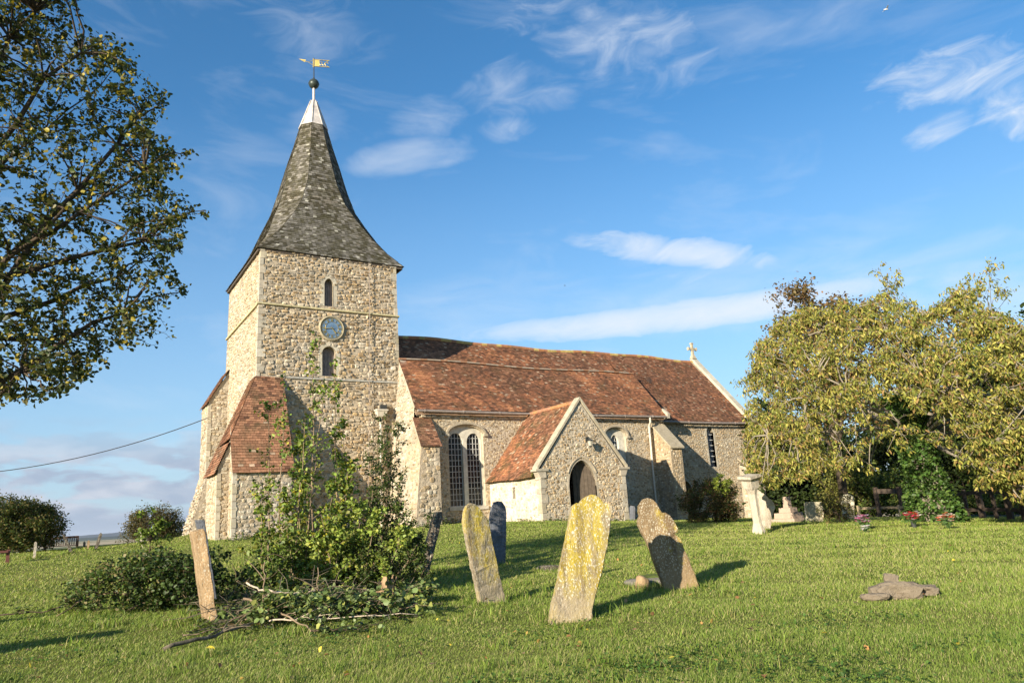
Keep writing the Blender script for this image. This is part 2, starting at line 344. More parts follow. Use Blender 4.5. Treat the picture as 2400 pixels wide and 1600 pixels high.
# one sheet, polar rings to the horizon
rr = np.r_[0.01, np.linspace(1, 60, 150), np.geomspace(62, 12000, 50)]; th = np.linspace(0, 2*math.pi, 240, endpoint=False)
RR, TH = np.meshgrid(rr, th, indexing='ij'); GX = RR*np.sin(TH); GY = RR*np.cos(TH); GZ = ground(GX, GY)
me = bpy.data.meshes.new('ground'); nr, nt = RR.shape
vv = np.stack([GX, GY, GZ], -1).reshape(-1, 3)
ff = [(i*nt+j, (i+1)*nt+j, (i+1)*nt+(j+1) % nt, i*nt+(j+1) % nt) for i in range(nr-1) for j in range(nt)]
me.from_pydata(vv.tolist(), [], ff); me.shade_smooth()
m = Mat('lawn', .95, .1)
g = m.mix(m.ramp(m.noise(.45, 6, .6), (.35, 0.), (.65, 1.)), (.13, .165, .03), (.22, .23, .05))
g = m.mix(m.ramp(m.noise(5, 5, .7), (.45, 0.), (.7, .7)), g, (.15, .125, .05))
g = m.mix(m.ramp(m.noise(60, 4, .7), (.35, .6), (.55, 0.)), g, (.045, .06, .014))
sx = m.n('ShaderNodeSeparateXYZ'); m.l(m.tc, sx.inputs[0])
ln = m.n('ShaderNodeVectorMath', operation='DISTANCE'); m.l(m.tc, ln.inputs[0]); ln.inputs[1].default_value = (14, 18, -1)
far = m.ramp(m.mix(1., ln.outputs['Value'], 1/200, 'MULTIPLY'), (.22, 0.), (.26, 1.))
fld = m.mix(m.ramp(m.noise(.02, 2, .4), (.45, 0.), (.5, 1.)), (.55, .43, .28), (.42, .34, .20))
vf = m.n('ShaderNodeTexVoronoi'); mpf = m.n('ShaderNodeMapping'); mpf.inputs['Scale'].default_value = (1, 1, 0); m.l(m.tc, mpf.inputs[0]); m.l(mpf.outputs[0], vf.inputs['Vector']); vf.inputs['Scale'].default_value = .0035
fld = m.mix(m.ramp(vf.outputs['Color'], (.3, 0.), (.32, .8), interp='CONSTANT'), fld, (.09, .12, .04))
m.color(m.mix(far, g, fld)).normal(m.bump(m.noise(40, 5, .7), .03)); me.materials.append(m.m)
link('ground', me, kind='structure')
# far hills beyond the levels
def hill(name, D, a0, a1, h, c, seed, base=-4):
    r = random.Random(seed); mb = MB(); N = 160; top = []; bot = []; back = []
    for i in range(N+1):
        a = math.radians(a0+(a1-a0)*i/N); q = i/N
        hh = h*(.62+.22*math.sin(q*5+seed)+.1*math.sin(q*13+2*seed)+.05*math.sin(q*37)+.03*r.random())*min(1, q*8, (1-q)*8)
        for L, dd, zz in ((bot, D*.9, base), (top, D, hh), (back, D*1.3, base)): L.append((dd*math.sin(a), dd*math.cos(a), zz))
    mb.add(bot+top+back, [(i, i+1, N+2+i, N+1+i) for i in range(N)]+[(N+1+i, N+2+i, 2*N+3+i, 2*N+2+i) for i in range(N)])
    return mb.build(name, plain(name+'_cover', c, .95, .5, .004, 0), smooth=True, kind='structure')
hill('hills', 5200, -32, 40, 66, (.035, .05, .055), 3.)
hill('hills', 2600, -32, 40, 12, (.05, .065, .04), 8.)

# ------------------------------------------------------------------ masonry
PAL = [(.47, .38, .25), (.41, .31, .19), (.44, .38, .29), (.53, .46, .34), (.33, .24, .14), (.39, .345, .27), (.58, .52, .41), (.50, .38, .22)]
def jit(c, a, b):
    f = rnd.uniform(a, b); return tuple(x*f for x in c)
WPAL = [(.50, .41, .27), (.44, .35, .22), (.55, .47, .33), (.38, .28, .16), (.47, .41, .31), (.60, .54, .42), (.33, .25, .16), (.52, .39, .23)]
def inpoly(x, y, poly):
    c = False; n = len(poly); j = n-1
    for i in range(n):
        xi, yi = poly[i]; xj, yj = poly[j]
        if (yi > y) != (yj > y) and x < (xj-xi)*(y-yi)/(yj-yi)+xi: c = not c
        j = i
    return c
def panel(mb, outer, holes, fmap, depth=.3, stones=True, mortar=(.40, .33, .23), rh=(.10, .2), rw=(.16, .4), prot=.035, pal=PAL, skip=.04, edges=True):
    """stone wall sheet in (u,v); fmap(u,v,w) -> point, w inwards; holes get reveals"""
    loops = [[Vector((u, v, 0)) for u, v in L] for L in [outer]+holes]
    flat = [p for L in loops for p in L]; tri = tessellate_polygon(loops)
    nrm_ok = None; vs = [fmap(p.x, p.y, 0) for p in flat]; mb.add(vs, [tuple(t) for t in tri], mortar)
    for L in ([outer] if edges else [])+holes:
        n = len(L); a = [fmap(u, v, 0) for u, v in L]; b = [fmap(u, v, depth) for u, v in L]
        mb.add(a+b, [(i, (i+1) % n, n+(i+1) % n, n+i) for i in range(n)], (.50, .44, .33) if L is not outer else mortar)
    if not stones: return
    us = [p[0] for p in outer]; vs_ = [p[1] for p in outer]; v = min(vs_)
    while v < max(vs_):
        h = rnd.uniform(*rh); u = min(us)-rnd.random()*.2
        while u < max(us):
            wd = rnd.uniform(*rw)*(1.25 if rnd.random() < .12 else 1); cu, cv = u+wd/2, v+h/2; u += wd
            dv = rnd.uniform(-.04, .04); cvv = cv+dv+.07*math.sin(cu*1.7+v)+.04*math.sin(cu*4.1+2*v)
            hw, hh = wd/2*.9, h/2*rnd.uniform(.68, 1.15)
            chk = [(cu+sx_*hw, cvv+sy_*hh) for sx_ in (-1, 1) for sy_ in (-1, 1)]+[(cu, cvv)]
            if not all(inpoly(a_, b_, outer) for a_, b_ in chk): continue
            if any(inpoly(a_, b_, H) for H in holes for a_, b_ in chk+[(cu, cvv+hh), (cu, cvv-hh), (cu-hw, cvv), (cu+hw, cvv)]): continue
            if rnd.random() < skip: continue
            n = 7; ph = rnd.random(); o = []; inn = []
            pr = prot*rnd.uniform(.35, 1.3); tl, tv = rnd.uniform(-.3, .3), rnd.uniform(-.3, .3)
            for k in range(n):
                t = 2*math.pi*(k+ph)/n; cs, sn = math.cos(t), math.sin(t); q = max(abs(cs), abs(sn))**.75
                j = rnd.uniform(.82, 1.05); eu, ev = cs/q*hw*j, sn/q*hh*j
                o.append(fmap(cu+eu, cvv+ev, .004)); f_ = .74; inn.append(fmap(cu+eu*f_, cvv+ev*f_, -pr*(1+tl*cs+tv*sn)))
            c = pal[int(rnd.random()**1.15*len(pal))]; b_ = rnd.uniform(.72, 1.22); c = tuple(x*b_ for x in c)
            mb.add(o+inn, [(k, (k+1) % n, n+(k+1) % n, n+k) for k in range(n)]+[tuple(range(n, 2*n))], c)
        v += h
def face_map(o, du, dv, dw):
    o, du, dv, dw = map(lambda q: np.array(q, float), (o, du, dv, dw))
    return lambda u, v, w_: o+du*u+dv*v+dw*w_
def south(Y, batter=0., ref=0.):   # faces -Y; u = X, v = Z
    return lambda u, v, w_: np.array([u, Y+w_+batter*(v-ref), v])
def west(Xf):                      # faces -X; u = Y, v = Z;
    return lambda u, v, w_: np.array([(Xf(v) if callable(Xf) else Xf)+w_, u, v])
def east(X): return lambda u, v, w_: np.array([X-w_, u, v])
def north(Y): return lambda u, v, w_: np.array([u, Y-w_, v])
QC = [(.50, .45, .35), (.47, .41, .31), (.53, .48, .38), (.47, .41, .29)]
def quoins(mb, cx, cy, z0, z1, sx_, sy_, lean=None, big=.34, c0=None, flat=False):
    """alternating dressed corner blocks, outer corner at cx,cy; sx_,sy_ point inwards"""
    z = z0; k = 0
    while z < z1-.1:
        h = min(rnd.uniform(.22, .38), z1-z); a, b = (big, big*.55) if k % 2 else (big*.55, big)
        a, b = (big, big) if flat else (a, b); a *= rnd.uniform(.8, 1.15); b *= rnd.uniform(.8, 1.15); p = .018+.012*rnd.random()
        X = cx if lean is None else lean[0](z+h/2); Y = cy if lean is None else lean[1](z+h/2)
        xs = sorted((X-sx_*p, X+sx_*a)); ys = sorted((Y-sy_*p, Y+sy_*b))
        c = jit(rnd.choice(QC), .85, 1.1)
        mb.box((xs[0], ys[0], z+.008), (xs[1], ys[1], z+h-.008), c); z += h; k += 1
def arch(x0, x1, z0, zs, zt, kind='point', n=9):
    """opening outline, anticlockwise: sill z0, springing zs, apex zt"""
    cx = (x0+x1)/2; hw = (x1-x0)/2; pts = [(x0, z0), (x1, z0)]
    for i in range(n+1):
        t = i/n
        if kind == 'point': a = math.pi/2*t*.9; x = cx+hw*(1-(1-math.cos(a))/(1-math.cos(math.pi/2*.9))); z = zs+(zt-zs)*math.sin(a)/math.sin(math.pi/2*.9)
        else: a = math.pi/2*t; x = cx+hw*math.cos(a); z = zs+(zt-zs)*math.sin(a)
        pts.append((x, z))
    for i in range(n-1, -1, -1):
        t = i/n
        if kind == 'point': a = math.pi/2*t*.9; x = cx-hw*(1-(1-math.cos(a))/(1-math.cos(math.pi/2*.9))); z = zs+(zt-zs)*math.sin(a)/math.sin(math.pi/2*.9)
        else: a = math.pi/2*t; x = cx-hw*math.cos(a); z = zs+(zt-zs)*math.sin(a)
        pts.append((x, z))
    return pts
def grow_poly(P, d, base=True):
    cx = sum(p[0] for p in P)/len(P); z0 = min(p[1] for p in P); o = []
    n = len(P)
    for i in range(n):
        a = np.array(P[i-1]); b = np.array(P[i]); c_ = np.array(P[(i+1) % n])
        t1 = (b-a)/(np.linalg.norm(b-a)+1e-9); t2 = (c_-b)/(np.linalg.norm(c_-b)+1e-9)
        nn = np.array([t1[1]+t2[1], -t1[0]-t2[0]]); nn /= np.linalg.norm(nn)+1e-9; k = 1/max(.5, np.dot(nn, (t1[1], -t1[0])))
        q = b+nn*d*k
        if base and abs(b[1]-z0) < 1e-6: q[1] = z0
        o.append(tuple(q))
    return o
def surround(P, d, fmap, proud, depth, c=(.52, .47, .36)):
    """dressed stone ring round an opening P"""
    mb = MB(); O = grow_poly(P, d); n = len(P)
    a = [fmap(*p, -proud) for p in P]; b = [fmap(*p, -proud) for p in O]; a2 = [fmap(*p, depth) for p in P]; b2 = [fmap(*p, .02) for p in O]
    for i in range(n):
        if i == 0: continue          # open at the sill
        j = (i+1) % n; cc = jit(c, .85, 1.1)
        mb.add([a[i], a[j], b[j], b[i]], [(0, 1, 2, 3)], cc); mb.add([a[i], a[j], a2[j], a2[i]], [(0, 1, 2, 3)], cc); mb.add([b[i], b[j], b2[j], b2[i]], [(0, 1, 2, 3)], cc)
    return mb
def sheet(P, fmap, w_, c=(1, 1, 1)):
    mb = MB(); L = [[Vector((u, v, 0)) for u, v in P]]; mb.add([fmap(u, v, w_) for u, v in P], [tuple(t) for t in tessellate_polygon(L)], c); return mb
def lattice(P, fmap, w_, du, dv, t=.012):
    mb = MB(); us = [p[0] for p in P]; vs = [p[1] for p in P]
    def spans(fn, lo, hi):
        r = []; st = None; N = 120
        for i in range(N+1):
            q = lo+(hi-lo)*i/N; ins = fn(q)
            if ins and st is None: st = q
            if (not ins or i == N) and st is not None: r.append((st, q)); st = None
        return r
    u = min(us)+du/2*((max(us)-min(us))/du % 1)+.001
    u = min(us)+((max(us)-min(us)) % du)/2
    while u < max(us)-.01:
        for a_, b_ in spans(lambda q: inpoly(u, q, P), min(vs), max(vs)): mb.bar(fmap(u, a_, w_), fmap(u, b_, w_), t, t)
        u += du
    v = min(vs)+dv
    while v < max(vs)-.02:
        for a_, b_ in spans(lambda q: inpoly(q, v, P), min(us), max(us)): mb.bar(fmap(a_, v, w_), fmap(b_, v, w_), t, t)
        v += dv
    return mb

# ------------------------------------------------------------------ roofs: every tile modelled
ROOF = [(.46, .215, .105), (.39, .175, .09), (.34, .15, .08), (.27, .13, .072), (.22, .105, .06), (.15, .08, .05), (.27, .135, .08), (.36, .185, .105)]
SHG = [(.17, .157, .128), (.135, .125, .10), (.21, .195, .165), (.095, .087, .058), (.15, .138, .108), (.07, .062, .038), (.18, .16, .125)]
def smooth_noise(seed):
    r = np.random.default_rng(seed); K_ = r.normal(size=(6, 3))*1.1; ph = r.uniform(0, 6.28, 6)
    return lambda p: float(sum(math.sin(K_[i]@p+ph[i]) for i in range(6))/6)
def tiles(mb, BL, BR, TR, TL, gauge=.1, tw=.17, lip=.018, pal=ROOF, seed=1, dark=0., base=True, shade=None, light=0.):
    BL, BR, TR, TL = [np.array(p, float) for p in (BL, BR, TR, TL)]
    nrm = np.cross(BR-BL, TL-BL); nrm /= np.linalg.norm(nrm)+1e-9
    L = max(np.linalg.norm(TL-BL), np.linalg.norm(TR-BR)); n = max(1, int(round(L/gauge))); fn = smooth_noise(seed); fn2 = smooth_noise(seed+5)
    if base: mb.add([BL-nrm*.01, BR-nrm*.01, TR-nrm*.01, TL-nrm*.01], [(0, 1, 2, 3)], (.10, .06, .04))
    for i in range(n):
        t0 = i/n; t1 = min(1., (i+1.12)/n)
        l0, r0 = BL+(TL-BL)*t0, BR+(TR-BR)*t0; l1, r1 = BL+(TL-BL)*t1, BR+(TR-BR)*t1
        W = np.linalg.norm(r0-l0)
        if W < .02: continue
        off = (tw/2 if i % 2 else 0)+rnd.uniform(-.01, .01); cuts = [0.]; x = off if off > .01 else tw
        while x < W-.01: cuts.append(x/W); x += tw
        cuts.append(1.)
        for k in range(len(cuts)-1):
            a, b = cuts[k]+.004/W, cuts[k+1]-.004/W
            if b <= a: continue
            j = rnd.uniform(-.004, .007); p0, p1 = l0+(r0-l0)*a, l0+(r0-l0)*b; q0, q1 = l1+(r1-l1)*a, l1+(r1-l1)*b
            dn = (l0-l1); dn = dn/(np.linalg.norm(dn)+1e-9)*rnd.uniform(-.006, .012)
            a0, a1 = p0+nrm*(lip+j)+dn, p1+nrm*(lip+j+rnd.uniform(-.004, .004))+dn
            mid = (p0+q1)/2; v = fn(mid*.9)*1.3+fn2(mid*2.7)*.9+rnd.uniform(-.8, .8)
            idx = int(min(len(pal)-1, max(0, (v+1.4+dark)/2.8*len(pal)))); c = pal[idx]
            if rnd.random() < .02+light*.6: c = (.46, .33, .22) if pal is ROOF else (.40, .38, .31)
            f_ = rnd.uniform(.72, 1.22); c = tuple(min(.8, z*f_) for z in c)
            mb.add([a0, a1, q1+nrm*.004, q0+nrm*.004, p0+dn, p1+dn], [(0, 1, 2, 3), (4, 5, 1, 0)], c)

# ------------------------------------------------------------------ the church
church = empty('church', (18, 30, -.4), label='old stone church with shingled spire and red tiled roofs', category='church')
# --- tower
XS = lambda z: 6.62+.012*max(0., min(z, 12)); YS = lambda z: 30.02+.008*max(0., z); XE = lambda z: 12.96-.005*z; YN = 36.7
tw = MB()
w1 = arch(9.50, 9.91, 9.33, 10.3, 10.62); w2 = arch(9.40, 10.02, 6.2, 7.22, 7.52)
sm = lambda u, v, w_: np.array([u, YS(v)+w_, v])
for z0, z1, hl in ((-.7, 6.05, []), (6.05, 9.15, [w2]), (9.15, 11.75, [w1])):
    panel(tw, [(XS(z0), z0), (XE(z0), z0), (XE(z1), z1), (XS(z1), z1)], hl, sm, .4, prot=.042 if z0 < 9 else .034, rh=(.07, .19) if z0 < 9 else (.06, .16), rw=(.1, .34), mortar=(.47, .40, .30), edges=False)
panel(tw, [(YS(-.7), -.7), (YN, -.7), (YN, 11.75), (YS(11.7), 11.75)], [], west(XS), .4, prot=.022, rh=(.08, .16), rw=(.13, .3), mortar=(.50, .42, .31), pal=[(.52, .45, .33), (.46, .38, .26), (.50, .46, .37), (.42, .33, .21), (.56, .51, .41)], edges=False)
panel(tw, [(YS(-.7), -.7), (YN, -.7), (YN, 11.75), (YS(11.7), 11.75)], [], east(12.93), .4, stones=False)
panel(tw, [(6.62, -.7), (12.96, -.7), (12.9, 11.75), (6.76, 11.75)], [], north(YN), .4, stones=False)
tower = tw.build('tower', M['rubble'], church)
q = MB(); quoins(q, 0, 0, -.4, 11.7, 1, 1, (XS, YS), big=.27); q.build('quoins', M['dressed'], tower); q = MB(); quoins(q, 0, 0, 6.9, 11.7, -1, 1, (XE, YS), big=.25); q.build('quoins', M['dressed'], tower)
for z, pr, c in ((9.13, .09, (.50, .44, .25)), (6.02, .06, (.40, .38, .32))):
    s_ = MB(); xa, xb = XS(z)-pr, XE(z)+pr; ya = YS(z)-pr; u = (xa if z > 7 else 7.8)
    while u < xb-.02:
        e_ = min(xb, u+rnd.uniform(.6, 1.1)); d = rnd.uniform(-.006, .006); cc = jit(c, .85, 1.1)
        s_.hexa([(u, ya+d, z), (e_-.005, ya+d, z), (e_-.005, YS(z)+.1, z-.03), (u, YS(z)+.1, z-.03)], [(u, ya+.02+d, z+.07), (e_-.005, ya+.02+d, z+.07), (e_-.005, YS(z)+.1, z+.14), (u, YS(z)+.1, z+.14)], cc); u = e_
    if z > 7: s_.hexa([(xa, YS(z)+.05, z-.03), (XS(z)+.1, YS(z)+.05, z-.03), (XS(z)+.1, YN, z-.03), (xa, YN, z-.03)], [(xa+.02, YS(z)+.05, z+.07), (XS(z)+.1, YS(z)+.05, z+.14), (XS(z)+.1, YN, z+.14), (xa+.02, YN, z+.07)], c)
    s_.build('string_course', M['dressed'], tower)
for P, nm in ((w1, 'bell_opening'), (w2, 'bell_opening')):
    bo = surround(P, .17, sm, .015, .1).build(nm, M['dressed'], tower)
    lo = MB(); z = min(p[1] for p in P)
    lo2 = sheet(P, sm, .24, (1, 1, 1)); 
    for k in range(4):
        xa = P[0][0]+(P[1][0]-P[0][0])*k/4; lo2.box((xa+.004, YS(8)+.215, z+.02), (xa+(P[1][0]-P[0][0])/4-.008, YS(8)+.238, (10.4 if z > 9 else 7.3)))
    lo2.build('boarding', M['louvre'], church if False else tower)
lc = MB(); lc.tube([on_y(848, 604, 29.98), on_y(849, 700, 29.96), on_y(848, 800, 29.95), on_y(848, 940, 29.93), on_y(846, 1130, 29.92)], .014, 5); lc.build('lightning_conductor', M['gutter'], church)
# --- clock
ck = on_y(762, 754, 30.03); CC = np.array([ck[0], YS(8.2)-.02, ck[2]])
mb = MB(); mb.lathe(CC, [(.70, -.02), (.70, .05), (.64, .09), (.60, .075), (.60, -.02)], 48, (.38, .33, .22), axis=[[1, 0, 0], [0, 0, -1], [0, 1, 0]]); clock = mb.build('clock', M['dressed'], church, smooth=False)
DM = [[1, 0, 0], [0, 0, -1], [0, 1, 0]]
mb = MB(); mb.lathe(CC, [(.595, -.01), (.595, .05)], 48, axis=DM); mb.build('dial', M['dial'], clock)
mb = MB()
def cp_(r, a, w_=.06): return CC+np.array([r*math.sin(a), -w_, r*math.cos(a)])
for r in (.355, .575):
    mb.tube([cp_(r, 2*math.pi*k/48, .055) for k in range(49)], .009, 5, caps=False)
for k in range(60): a = 2*math.pi*k/60; mb.bar(cp_(.52, a), cp_(.548, a), .022, .01, up=(0, 1, 0))
mb.build('chapter_ring', M['gilt'], clock)
NUM = ['XII', 'I', 'II', 'III', 'IIII', 'V', 'VI', 'VII', 'VIII', 'IX', 'X', 'XI']
W_c = {'I': .032, 'V': .06, 'X': .06}
for h, s_ in enumerate(NUM):
    mb = MB(); a0 = 2*math.pi*h/12; tot = sum(W_c[ch] for ch in s_); x = -tot/2; r0, r1 = .385, .50
    def lp(x_, r_): return cp_(math.hypot(r_, x_), a0+math.atan2(x_, r_))
    for ch in s_:
        w_ = W_c[ch]; m_ = x+w_/2; g_ = w_*.36
        if ch == 'I': segs = [((m_, r0), (m_, r1))]
        elif ch == 'V': segs = [((m_-g_, r1), (m_, r0)), ((m_+g_, r1), (m_, r0))]
        else: segs = [((m_-g_, r1), (m_+g_, r0)), ((m_+g_, r1), (m_-g_, r0))]
        for p, q_ in segs: mb.bar(lp(*p), lp(*q_), .015, .012, up=(0, 1, 0))
        x += w_
    mb.build('numeral', M['gilt'], clock)
def hand(name, ang, L, wd, tail):
    mb = MB(); a = math.radians(ang); d = np.array([math.sin(a), 0, math.cos(a)]); n = np.array([d[2], 0, -d[0]]); c0 = CC+np.array([0, -.085, 0])
    P = [c0-d*tail-n*wd*.3, c0-d*tail+n*wd*.3, c0+n*wd*.25, c0+d*L*.6+n*wd*.5, c0+d*L*.72+n*wd*.9, c0+d*L, c0+d*L*.72-n*wd*.9, c0+d*L*.6-n*wd*.5, c0-n*wd*.25]
    Q = [p+np.array([0, .012, 0]) for p in P]; k = len(P); mb.add(P+Q, [tuple(range(k)), tuple(range(2*k-1, k-1, -1))]+[(i, (i+1) % k, k+(i+1) % k, k+i) for i in range(k)])
    mb.build(name, M['gilt'], clock)
hand('hour_hand', 142, .37, .05, .08); hand('minute_hand', 264, .50, .032, .1)
bpy.context.view_layer.update()
_s = .82; clock.matrix_world = Matrix.Translation(Vector(CC)) @ Matrix.Diagonal((_s, 1, _s, 1)) @ Matrix.Translation(-Vector(CC))
# --- spire
SCx, SCy = 9.95, 33.4
lev = [(11.62, 3.36, 1.), (11.9, 3.17, .975), (12.4, 2.86, .92), (13.1, 2.55, .82), (14.09, 2.18, .67), (14.97, 1.83, .56), (16.12, 1.54, .455), (17.59, 1.19, .414), (18.59, .91, .414), (19.78, .62, .414)]
def ring(z, a, hf, cx=SCx, cy=SCy):
    h = a*hf; return [np.array([cx+x, cy+y, z]) for x, y in ((-h, -a), (h, -a), (a, -h), (a, h), (h, a), (-h, a), (-a, h), (-a, -h))]
mb = MB()
for k in range(len(lev)-1):
    A, B = ring(*lev[k]), ring(*lev[k+1])
    for i in range(8):
        j = (i+1) % 8
        if np.linalg.norm(A[j]-A[i]) < .03 and np.linalg.norm(B[j]-B[i]) < .03: continue
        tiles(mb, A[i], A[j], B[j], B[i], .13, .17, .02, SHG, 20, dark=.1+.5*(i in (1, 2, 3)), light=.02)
under = ring(11.6, 3.34, 1.); mb.add(under, [tuple(range(8))[::-1]], (.08, .07, .05))
spire = mb.build('spire', M['shingle'], church)
mb = MB(); 
for i, j in ((0, 1), (2, 3), (4, 5), (6, 7)):
    R_ = ring(11.56, 3.27, 1.); mb.bar(R_[i], R_[j], .08, .12, c=(1, 1, 1))
mb.build('eaves_board', M['wood_dark'], spire)
mb = MB(); A, B = ring(19.7, .66, .414), ring(21.3, .15, .414, SCx+.01)
mb.add(A+B, [(i, (i+1) % 8, 8+(i+1) % 8, 8+i) for i in range(8)]+[tuple(range(8, 16))])
for i in range(8): mb.bar(A[i], B[i], .04, .05)
for i in range(8): mb.bar(A[i], A[(i+1) % 8], .05, .03)
mb.build('lead_cap', M['lead'], spire)
FX = SCx+.02
mb = MB(); mb.tube([(FX, SCy, 21.2), (FX, SCy, 22.1)], .065, 8); mb.build('mast', M['lead'], spire)
mb = MB(); mb.lathe((FX, SCy, 22.32), [(.27*math.cos(t), .27*math.sin(t)) for t in np.linspace(-1.5, 1.5, 14)], 20); mb.lathe((FX, SCy, 22.32), [(.276, -.008), (.282, 0), (.276, .008)], 20); mb.build('ball', M['copper'], spire, smooth=True)
mb = MB(); mb.tube([(FX, SCy, 22.58), (FX, SCy, 22.66), (FX, SCy, 22.7), (FX, SCy, 23.85)], [.03, .05, .028, .022], 7); vane = mb.build('weathervane', M['iron'], church)
ca, sa = math.cos(math.radians(-28)), math.sin(math.radians(-28))
def vp_(u, z): return np.array([FX+u*ca, SCy+u*sa, 23.32+z])
mb = MB(); mb.hexa([vp_(-.06, 0), vp_(.0, 0), vp_(.0, 0)+[.02, .03, 0], vp_(-.06, 0)+[.02, .03, 0]], [vp_(-.06, .5), vp_(.0, .5), vp_(.0, .5)+[.02, .03, 0], vp_(-.06, .5)+[.02, .03, 0]])
mb.hexa([vp_(.03, .05), vp_(.28, .02), vp_(.28, .02)+[.01, .015, 0], vp_(.03, .05)+[.01, .015, 0]], [vp_(.03, .43), vp_(.28, .40), vp_(.28, .40)+[.01, .015, 0], vp_(.03, .43)+[.01, .015, 0]])
for p, q_ in (((.0, .44), (.78, .36)), ((.0, .05), (.78, -.03)), ((.66, .3), (.80, .38)), ((.66, .05), (.80, -.04))): mb.bar(vp_(*p), vp_(*q_), .02, .045, up=(.2, 1, 0))
for cx_, cz_, r_, a0, a1 in ((.36, .2, .09, .6, 5.6), (.50, .19, .1, 2.2, 7.1), (.64, .17, .09, 0, 4.4)): mb.tube([vp_(cx_+r_*math.cos(t), cz_+r_*math.sin(t)) for t in np.linspace(a0, a1, 10)], .018, 5)
mb.build('pennant', M['gilt'], vane)
mb = MB(); mb.tube([vp_(-.04, .1), vp_(-.3, .3), vp_(-.55, .40)], .012, 5); mb.tube([vp_(-.04, .42), vp_(-.25, .30), vp_(-.40, .32)], .012, 5); mb.add([vp_(-.46, .30), vp_(-.78, .50), vp_(-.42, .44), vp_(-.46, .30)+[0, .02, 0], vp_(-.78, .5)+[0, .02, 0], vp_(-.42, .44)+[0, .02, 0]], [(0, 1, 2), (5, 4, 3), (0, 1, 4, 3), (1, 2, 5, 4), (2, 0, 3, 5)]); mb.build('pointer', M['gilt'], vane)
# --- south-west corner buttresses of the tower (one hipped tiled roof)
def buttress(name, parent, parts, roof, quo=(), pale=False, mat=None, **kw):
    mb = MB()
    for o_, f_, k_ in parts: panel(mb, o_, [], f_, .2, **{**dict(edges=False), **k_})
    b = mb.build(name, mat or M['rubble'], parent)
    if quo:
        for a_ in quo: qb = MB(); quoins(qb, *a_, big=.13, flat=True); qb.build('quoins', M['dressed'], b)
    if roof:
        rb = MB()
        for r_ in roof: tiles(rb, *r_[:4], **({'gauge': .1, 'seed': 31, **(r_[4] if len(r_) > 4 else {})}))
        rb.build('buttress_roof', M['tile_brown'], b)
    return b
SPc = lambda y: 6.05-2.09*(30.1-y)
PP = dict(pal=[(.52, .45, .33), (.46, .38, .26), (.50, .46, .37), (.42, .33, .21), (.56, .51, .41)], prot=.025, rh=(.08, .17), rw=(.13, .3), mortar=(.46, .40, .31))
T = (6.66, 30.06, 6.07); Hh = (5.50, 28.80, 3.38)
buttress('buttress', church,
    [([(5.55, -.8), (7.68, -.8), (7.68, 2.25), (5.55, 2.25)], south(28.28), PP),
     ([(28.28, -.8), (29.05, -.8), (29.05, 3.9), (28.80, 3.3), (28.28, 2.25)], west(5.55), PP),
     ([(28.28, -.8), (30.1, -.8), (30.1, 5.9), (28.28, 2.2)], east(7.68), dict(stones=False)),
     ([(5.14, -.8), (5.6, -.8), (5.6, 3.3), (5.14, 2.28)], south(29.0), PP),
     ([(29.0, -.8), (31.25, -.8), (31.25, 2.28), (29.0, 2.28)], west(5.14), PP),
     ([(5.14, -.8), (6.7, -.8), (6.7, 5.9), (5.14, 2.28)], north(31.25), dict(stones=False))],
    [((5.50, 28.16, 2.04), (7.76, 28.16, 2.04), (7.76, 28.80, 3.38), Hh, dict(gauge=.12, tw=.2, dark=1.15, lip=.03)),
     (Hh, (7.76, 28.80, 3.38), (7.76, 30.06, 6.03), T, dict(gauge=.12, tw=.2, dark=1.15, lip=.03)),
     ((5.02, 31.33, 2.06), (5.02, 28.93, 2.06), (5.50, 28.93, 3.24), (5.50, 31.33, 3.24), dict(gauge=.12, tw=.2, dark=1.3, lip=.03)),
     ((5.50, 31.33, 3.24), Hh, T, (6.66, 31.1, 6.05), dict(gauge=.12, tw=.2, dark=1.3, lip=.03))],
    quo=((5.55, 28.28, -.5, 2.1, 1, 1), (5.14, 29.0, -.5, 2.1, 1, 1)))
buttress('buttress', church,
    [([(5.35, -.8), (6.75, -.8), (6.75, 7.45), (5.84, 5.9), (5.84, 2.4), (5.35, .3)], south(35.8), PP),
     ([(35.8, 2.4), (37.6, 2.4), (37.6, 5.9), (35.8, 5.9)], west(5.84), PP),
     ([(35.8, -.8), (37.9, -.8), (37.9, 2.45), (35.8, 2.45)], west(lambda z: 5.22+.26*max(0, min(2.45, z))), PP),
     ([(5.35, -.8), (6.75, -.8), (6.75, 7.45), (5.84, 5.9), (5.84, 2.4), (5.35, .3)], north(37.6), dict(stones=False))],
    [((5.74, 37.68, 5.75), (5.74, 35.72, 5.75), (6.72, 35.72, 7.5), (6.72, 37.68, 7.5), dict(dark=.5))], quo=((5.84, 35.8, 2.5, 5.8, 1, 1),))
# --- aisle
AX = lambda z: 12.72+.10*(z-4.65)
EA = 26.85
am = south(28.0)
def wx(x, y, Y=28.0): p = on_y(x, y, Y); return p[0], p[2]
hood = []
wl0, wr0 = wx(1033, 1100)[0], wx(1114, 1100)[0]
zs0 = wx(1073, 1163)[1]; zt0 = wx(1073, 977)[1]
win1 = arch(wl0, wr0, zs0, zt0-.42, zt0, 'round')
w2l, w2r = wx(1391, 1010)[0]-.02, wx(1438, 1010)[0]; z2t = wx(1414, 983)[1]; z2b = wx(1420, 1075)[1]-.15
win2 = arch(w2l, w2r, z2b, z2t-.35, z2t, 'round')
mb = MB()
panel(mb, [(AX(0), -1.3), (EA, -1.3), (EA, 4.55), (AX(4.5), 4.6)], [win1, win2], am, .28, mortar=(.50, .43, .32), skip=.14, prot=.016, rh=(.055, .13), rw=(.07, .22), pal=WPAL)
